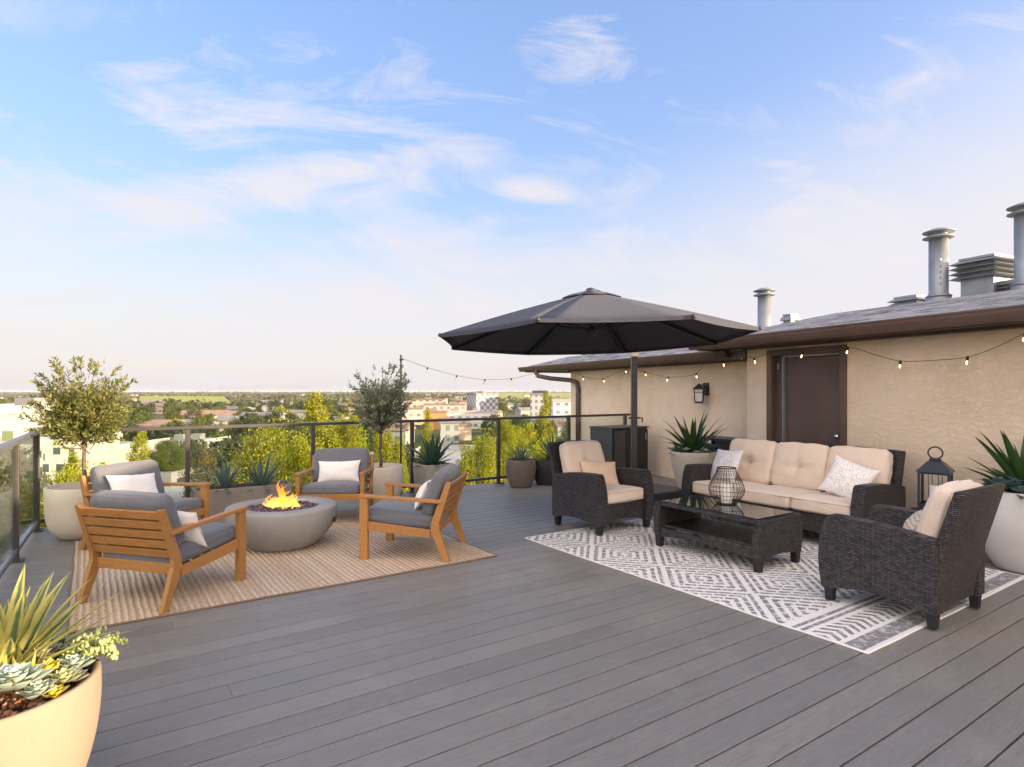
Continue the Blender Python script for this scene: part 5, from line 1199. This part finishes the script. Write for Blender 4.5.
# far woodland: nobody could count it
b = MB(); rnd = random.Random(99)
for i in range(7500):
    Y = 330*(5200/330)**(rnd.random()**.9); x = rnd.uniform(-1.0, .22)*Y; sc = rnd.uniform(4.5, 8.5)*(1+Y/9000)
    if noise.noise(Vector((x*.004, Y*.004, 7))) < -.18 and Y < 3000: continue
    px = 512+x/Y*F
    if 132 < px < 240 and 560 < Y < 1050: continue
    if 480 < px < 600 and 850 < Y < 1900: continue
    c = Vector((x, Y, land_z(x, Y)+sc*.42))
    for j in range(11):
        n_ = Vector((rnd.gauss(0,1), rnd.gauss(0,1), rnd.gauss(0,1))).normalized(); a = n_.orthogonal().normalized(); e = n_.cross(a); p = c+Vector((rnd.gauss(0,.42)*sc, rnd.gauss(0,.42)*sc, rnd.gauss(0,.2)*sc)); L = sc*rnd.uniform(.25,.45)
        b.add([p-a*L, p+e*L*.7, p+a*L, p-e*L*.7], [(0,1,2,3)])
tag(b.build('distant_woodland', leafmat('far_foliage', (.055,.066,.028), (.08,.088,.036), (.13,.115,.06), .2)), kind='stuff')

# ================================================================== AIR, LIGHT, CAMERA
SUN_EL, SX, SY = 9.4, .95, -.30
b = MB(); b.box(-8100, 8100, -8100, 8100, -30, 4.0); hz = b.build('haze', NT('haze_air').m); tag(hz, kind='stuff')
nt = hz.data.materials[0].node_tree; nt.nodes.remove(nt.nodes['Principled BSDF'])
pv = nt.nodes.new('ShaderNodeVolumePrincipled'); pv.inputs['Color'].default_value = (.80,.80,.83,1); pv.inputs['Density'].default_value = .00008; pv.inputs['Anisotropy'].default_value = .0
nt.links.new(pv.outputs[0], nt.nodes['Material Output'].inputs['Volume'])

wd = bpy.data.worlds.new('World'); bpy.context.scene.world = wd; wd.use_nodes = True; t = wd.node_tree; bg = t.nodes['Background']
N = lambda typ: t.nodes.new('ShaderNode'+typ)
sky = N('TexSky'); sky.sky_type = 'NISHITA'; sky.sun_disc = False; sky.sun_elevation = R(SUN_EL); sky.sun_rotation = math.atan2(SX, SY)
sky.altitude = 0; sky.air_density = 1.0; sky.dust_density = 1.6; sky.ozone_density = 1.4
tc = N('TexCoord'); sp = N('SeparateXYZ'); t.links.new(tc.outputs['Generated'], sp.inputs[0])
def mth(op, a, b_=0.0, c=0.0):
    m_ = N('Math'); m_.operation = op
    for i, v_ in enumerate((a, b_, c)):
        if isinstance(v_, (int, float)): m_.inputs[i].default_value = v_
        else: t.links.new(v_, m_.inputs[i])
    return m_.outputs[0]
zz = mth('ADD', mth('MAXIMUM', sp.outputs[2], 0.0), .10)
cx = mth('DIVIDE', sp.outputs[0], zz); cy = mth('DIVIDE', sp.outputs[1], zz)
cmb = N('CombineXYZ'); t.links.new(cx, cmb.inputs[0]); t.links.new(mth('MULTIPLY', cy, 1.25), cmb.inputs[1]); cmb.inputs[2].default_value = 4.2
n1 = N('TexNoise'); t.links.new(cmb.outputs[0], n1.inputs['Vector']); n1.inputs['Scale'].default_value = .85; n1.inputs['Detail'].default_value = 9; n1.inputs['Roughness'].default_value = .60; n1.inputs['Distortion'].default_value = .25
n2 = N('TexNoise'); t.links.new(cmb.outputs[0], n2.inputs['Vector']); n2.inputs['Scale'].default_value = .22; n2.inputs['Detail'].default_value = 3
fill_cloud = N('MapRange'); fill_cloud.interpolation_type = 'SMOOTHSTEP'; t.links.new(sp.outputs[1], fill_cloud.inputs[0]); fill_cloud.inputs[1].default_value = .22; fill_cloud.inputs[2].default_value = -.35; fill_cloud.inputs[3].default_value = 0.0; fill_cloud.inputs[4].default_value = 1.0   # added unseen bright cloud behind the viewer, put in as warm fill light
f = mth('ADD', mth('ADD', n1.outputs[0], mth('MULTIPLY', fill_cloud.outputs[0], .30)), mth('MULTIPLY', mth('SUBTRACT', n2.outputs[0], .5), .55))
# the evening's clouds: banks of wisps at fixed compass directions
yy = mth('MAXIMUM', sp.outputs[1], .05); ta = mth('DIVIDE', sp.outputs[0], yy); te = mth('DIVIDE', sp.outputs[2], yy)
acc = None
for (a0, e0, wa_, he_, k_) in ((-.36,.46,.34,.15,.17),(-.66,.475,.22,.08,.14),(-.48,.31,.20,.055,.20),(-.285,.335,.22,.060,.20),(-.78,.285,.42,.11,.22),(-.105,.39,.13,.040,.15),(-.12,.19,.50,.11,.19),(.095,.565,.12,.09,.13),(.44,.25,.34,.10,.18),(.04,.325,.08,.03,.14),(-.45,.11,.80,.075,.17),(.445,.35,.06,.030,.13),(-.75,.62,.35,.08,.10),(.70,.42,.40,.14,.10)):
    q1 = mth('DIVIDE', mth('SUBTRACT', ta, a0), wa_); q2 = mth('DIVIDE', mth('SUBTRACT', te, e0), he_)
    g_ = mth('MULTIPLY', mth('MAXIMUM', mth('SUBTRACT', 1.0, mth('ADD', mth('MULTIPLY', q1, q1), mth('MULTIPLY', q2, q2))), 0.0), k_)
    acc = g_ if acc is None else mth('ADD', acc, g_)
cm3 = N('CombineXYZ'); t.links.new(mth('MULTIPLY', ta, 3.6), cm3.inputs[0]); t.links.new(mth('ADD', mth('MULTIPLY', te, 11.0), mth('MULTIPLY', ta, 1.2)), cm3.inputs[1]); cm3.inputs[2].default_value = 2.0
n3 = N('TexNoise'); t.links.new(cm3.outputs[0], n3.inputs['Vector']); n3.inputs['Scale'].default_value = .8; n3.inputs['Detail'].default_value = 10; n3.inputs['Roughness'].default_value = .66; n3.inputs['Distortion'].default_value = .9
front = mth('GREATER_THAN', sp.outputs[1], .05)
f2 = mth('ADD', mth('ADD', mth('MULTIPLY', n3.outputs[0], 1.05), -.10), acc); f = mth('ADD', mth('MULTIPLY', front, mth('MAXIMUM', f2, mth('SUBTRACT', f, .10))), mth('MULTIPLY', mth('SUBTRACT', 1.0, front), f))
rp = N('ValToRGB'); t.links.new(f, rp.inputs[0]); rp.color_ramp.elements[0].position = .50; rp.color_ramp.elements[0].color = (0,0,0,1); rp.color_ramp.elements[1].position = .76; rp.color_ramp.elements[1].color = (1,1,1,1)
mixc = N('Mix'); mixc.data_type = 'RGBA'
lumn = N('RGBToBW'); t.links.new(sky.outputs[0], lumn.inputs[0])
den = mth('ADD', 1.0, mth('MULTIPLY', lumn.outputs[0], .50)); vs_ = N('VectorMath'); vs_.operation = 'SCALE'; t.links.new(sky.outputs[0], vs_.inputs[0]); t.links.new(mth('DIVIDE', 1.0, den), vs_.inputs[3])
hsv = N('HueSaturation'); t.links.new(vs_.outputs[0], hsv.inputs['Color']); hsv.inputs['Saturation'].default_value = 1.14
tint = N('Mix'); tint.data_type = 'RGBA'; tint.blend_type = 'MULTIPLY'; tint.inputs[0].default_value = 1.0; t.links.new(hsv.outputs[0], tint.inputs[6]); tint.inputs[7].default_value = (1.12, .935, 1.05, 1)
vr = N('MapRange'); t.links.new(mth('SUBTRACT', sp.outputs[2], mth('MULTIPLY', mth('MAXIMUM', sp.outputs[0], 0.0), .30)), vr.inputs[0]); vr.inputs[1].default_value = .0; vr.inputs[2].default_value = .34; vr.inputs[3].default_value = .95; vr.inputs[4].default_value = 0.0; vr.interpolation_type = 'SMOOTHSTEP'
veil = mth('MULTIPLY', vr.outputs[0], mth('ADD', .62, mth('MULTIPLY', n1.outputs[0], .6)))
cover = mth('MINIMUM', mth('SUBTRACT', 1.0, mth('MULTIPLY', mth('SUBTRACT', 1.0, mth('MULTIPLY', rp.outputs[0], .88)), mth('SUBTRACT', 1.0, veil))), 1.0)
t.links.new(cover, mixc.inputs[0]); t.links.new(tint.outputs[2], mixc.inputs[6]); CLOUD = (1.18, 1.13, 1.18, 1); cm = N('Mix'); cm.data_type = 'RGBA'; t.links.new(fill_cloud.outputs[0], cm.inputs[0]); cm.inputs[6].default_value = CLOUD; cm.inputs[7].default_value = (3.45, 3.05, 2.80, 1); t.links.new(cm.outputs[2], mixc.inputs[7])
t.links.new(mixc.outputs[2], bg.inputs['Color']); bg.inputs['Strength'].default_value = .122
sun = bpy.data.lights.new('sun', 'SUN'); sun.energy = 2.1; sun.angle = R(.6); sun.color = (1, .78, .50); so = bpy.data.objects.new('sun', sun); C.objects.link(so)
sd = Vector((SX, SY, 0)).normalized()*math.cos(R(SUN_EL))+Vector((0,0,math.sin(R(SUN_EL)))); so.rotation_euler = sd.to_track_quat('Z', 'Y').to_euler()

sc = bpy.context.scene
cam = bpy.data.cameras.new('camera'); co_ = bpy.data.objects.new('camera', cam); C.objects.link(co_); cam.sensor_width = 36; cam.lens = 36*F/1024; cam.shift_y = (H0-383.5)/1024; cam.clip_start = .05; cam.clip_end = 20000
co_.location = (0, 0, EYE); co_.rotation_euler = (R(90), 0, 0); sc.camera = co_
sc.view_settings.view_transform = 'Standard'; sc.view_settings.look = 'None'; sc.view_settings.gamma = 1; sc.view_settings.exposure = 2.64; sc.view_settings.use_curve_mapping = False
sc.render.engine = 'CYCLES'
try: sc.cycles.use_denoising = True; sc.cycles.denoiser = 'OPENIMAGEDENOISE'
except Exception: pass
sc.cycles.max_bounces = 8; sc.cycles.transparent_max_bounces = 16; sc.cycles.volume_bounces = 0; sc.cycles.sample_clamp_indirect = 4
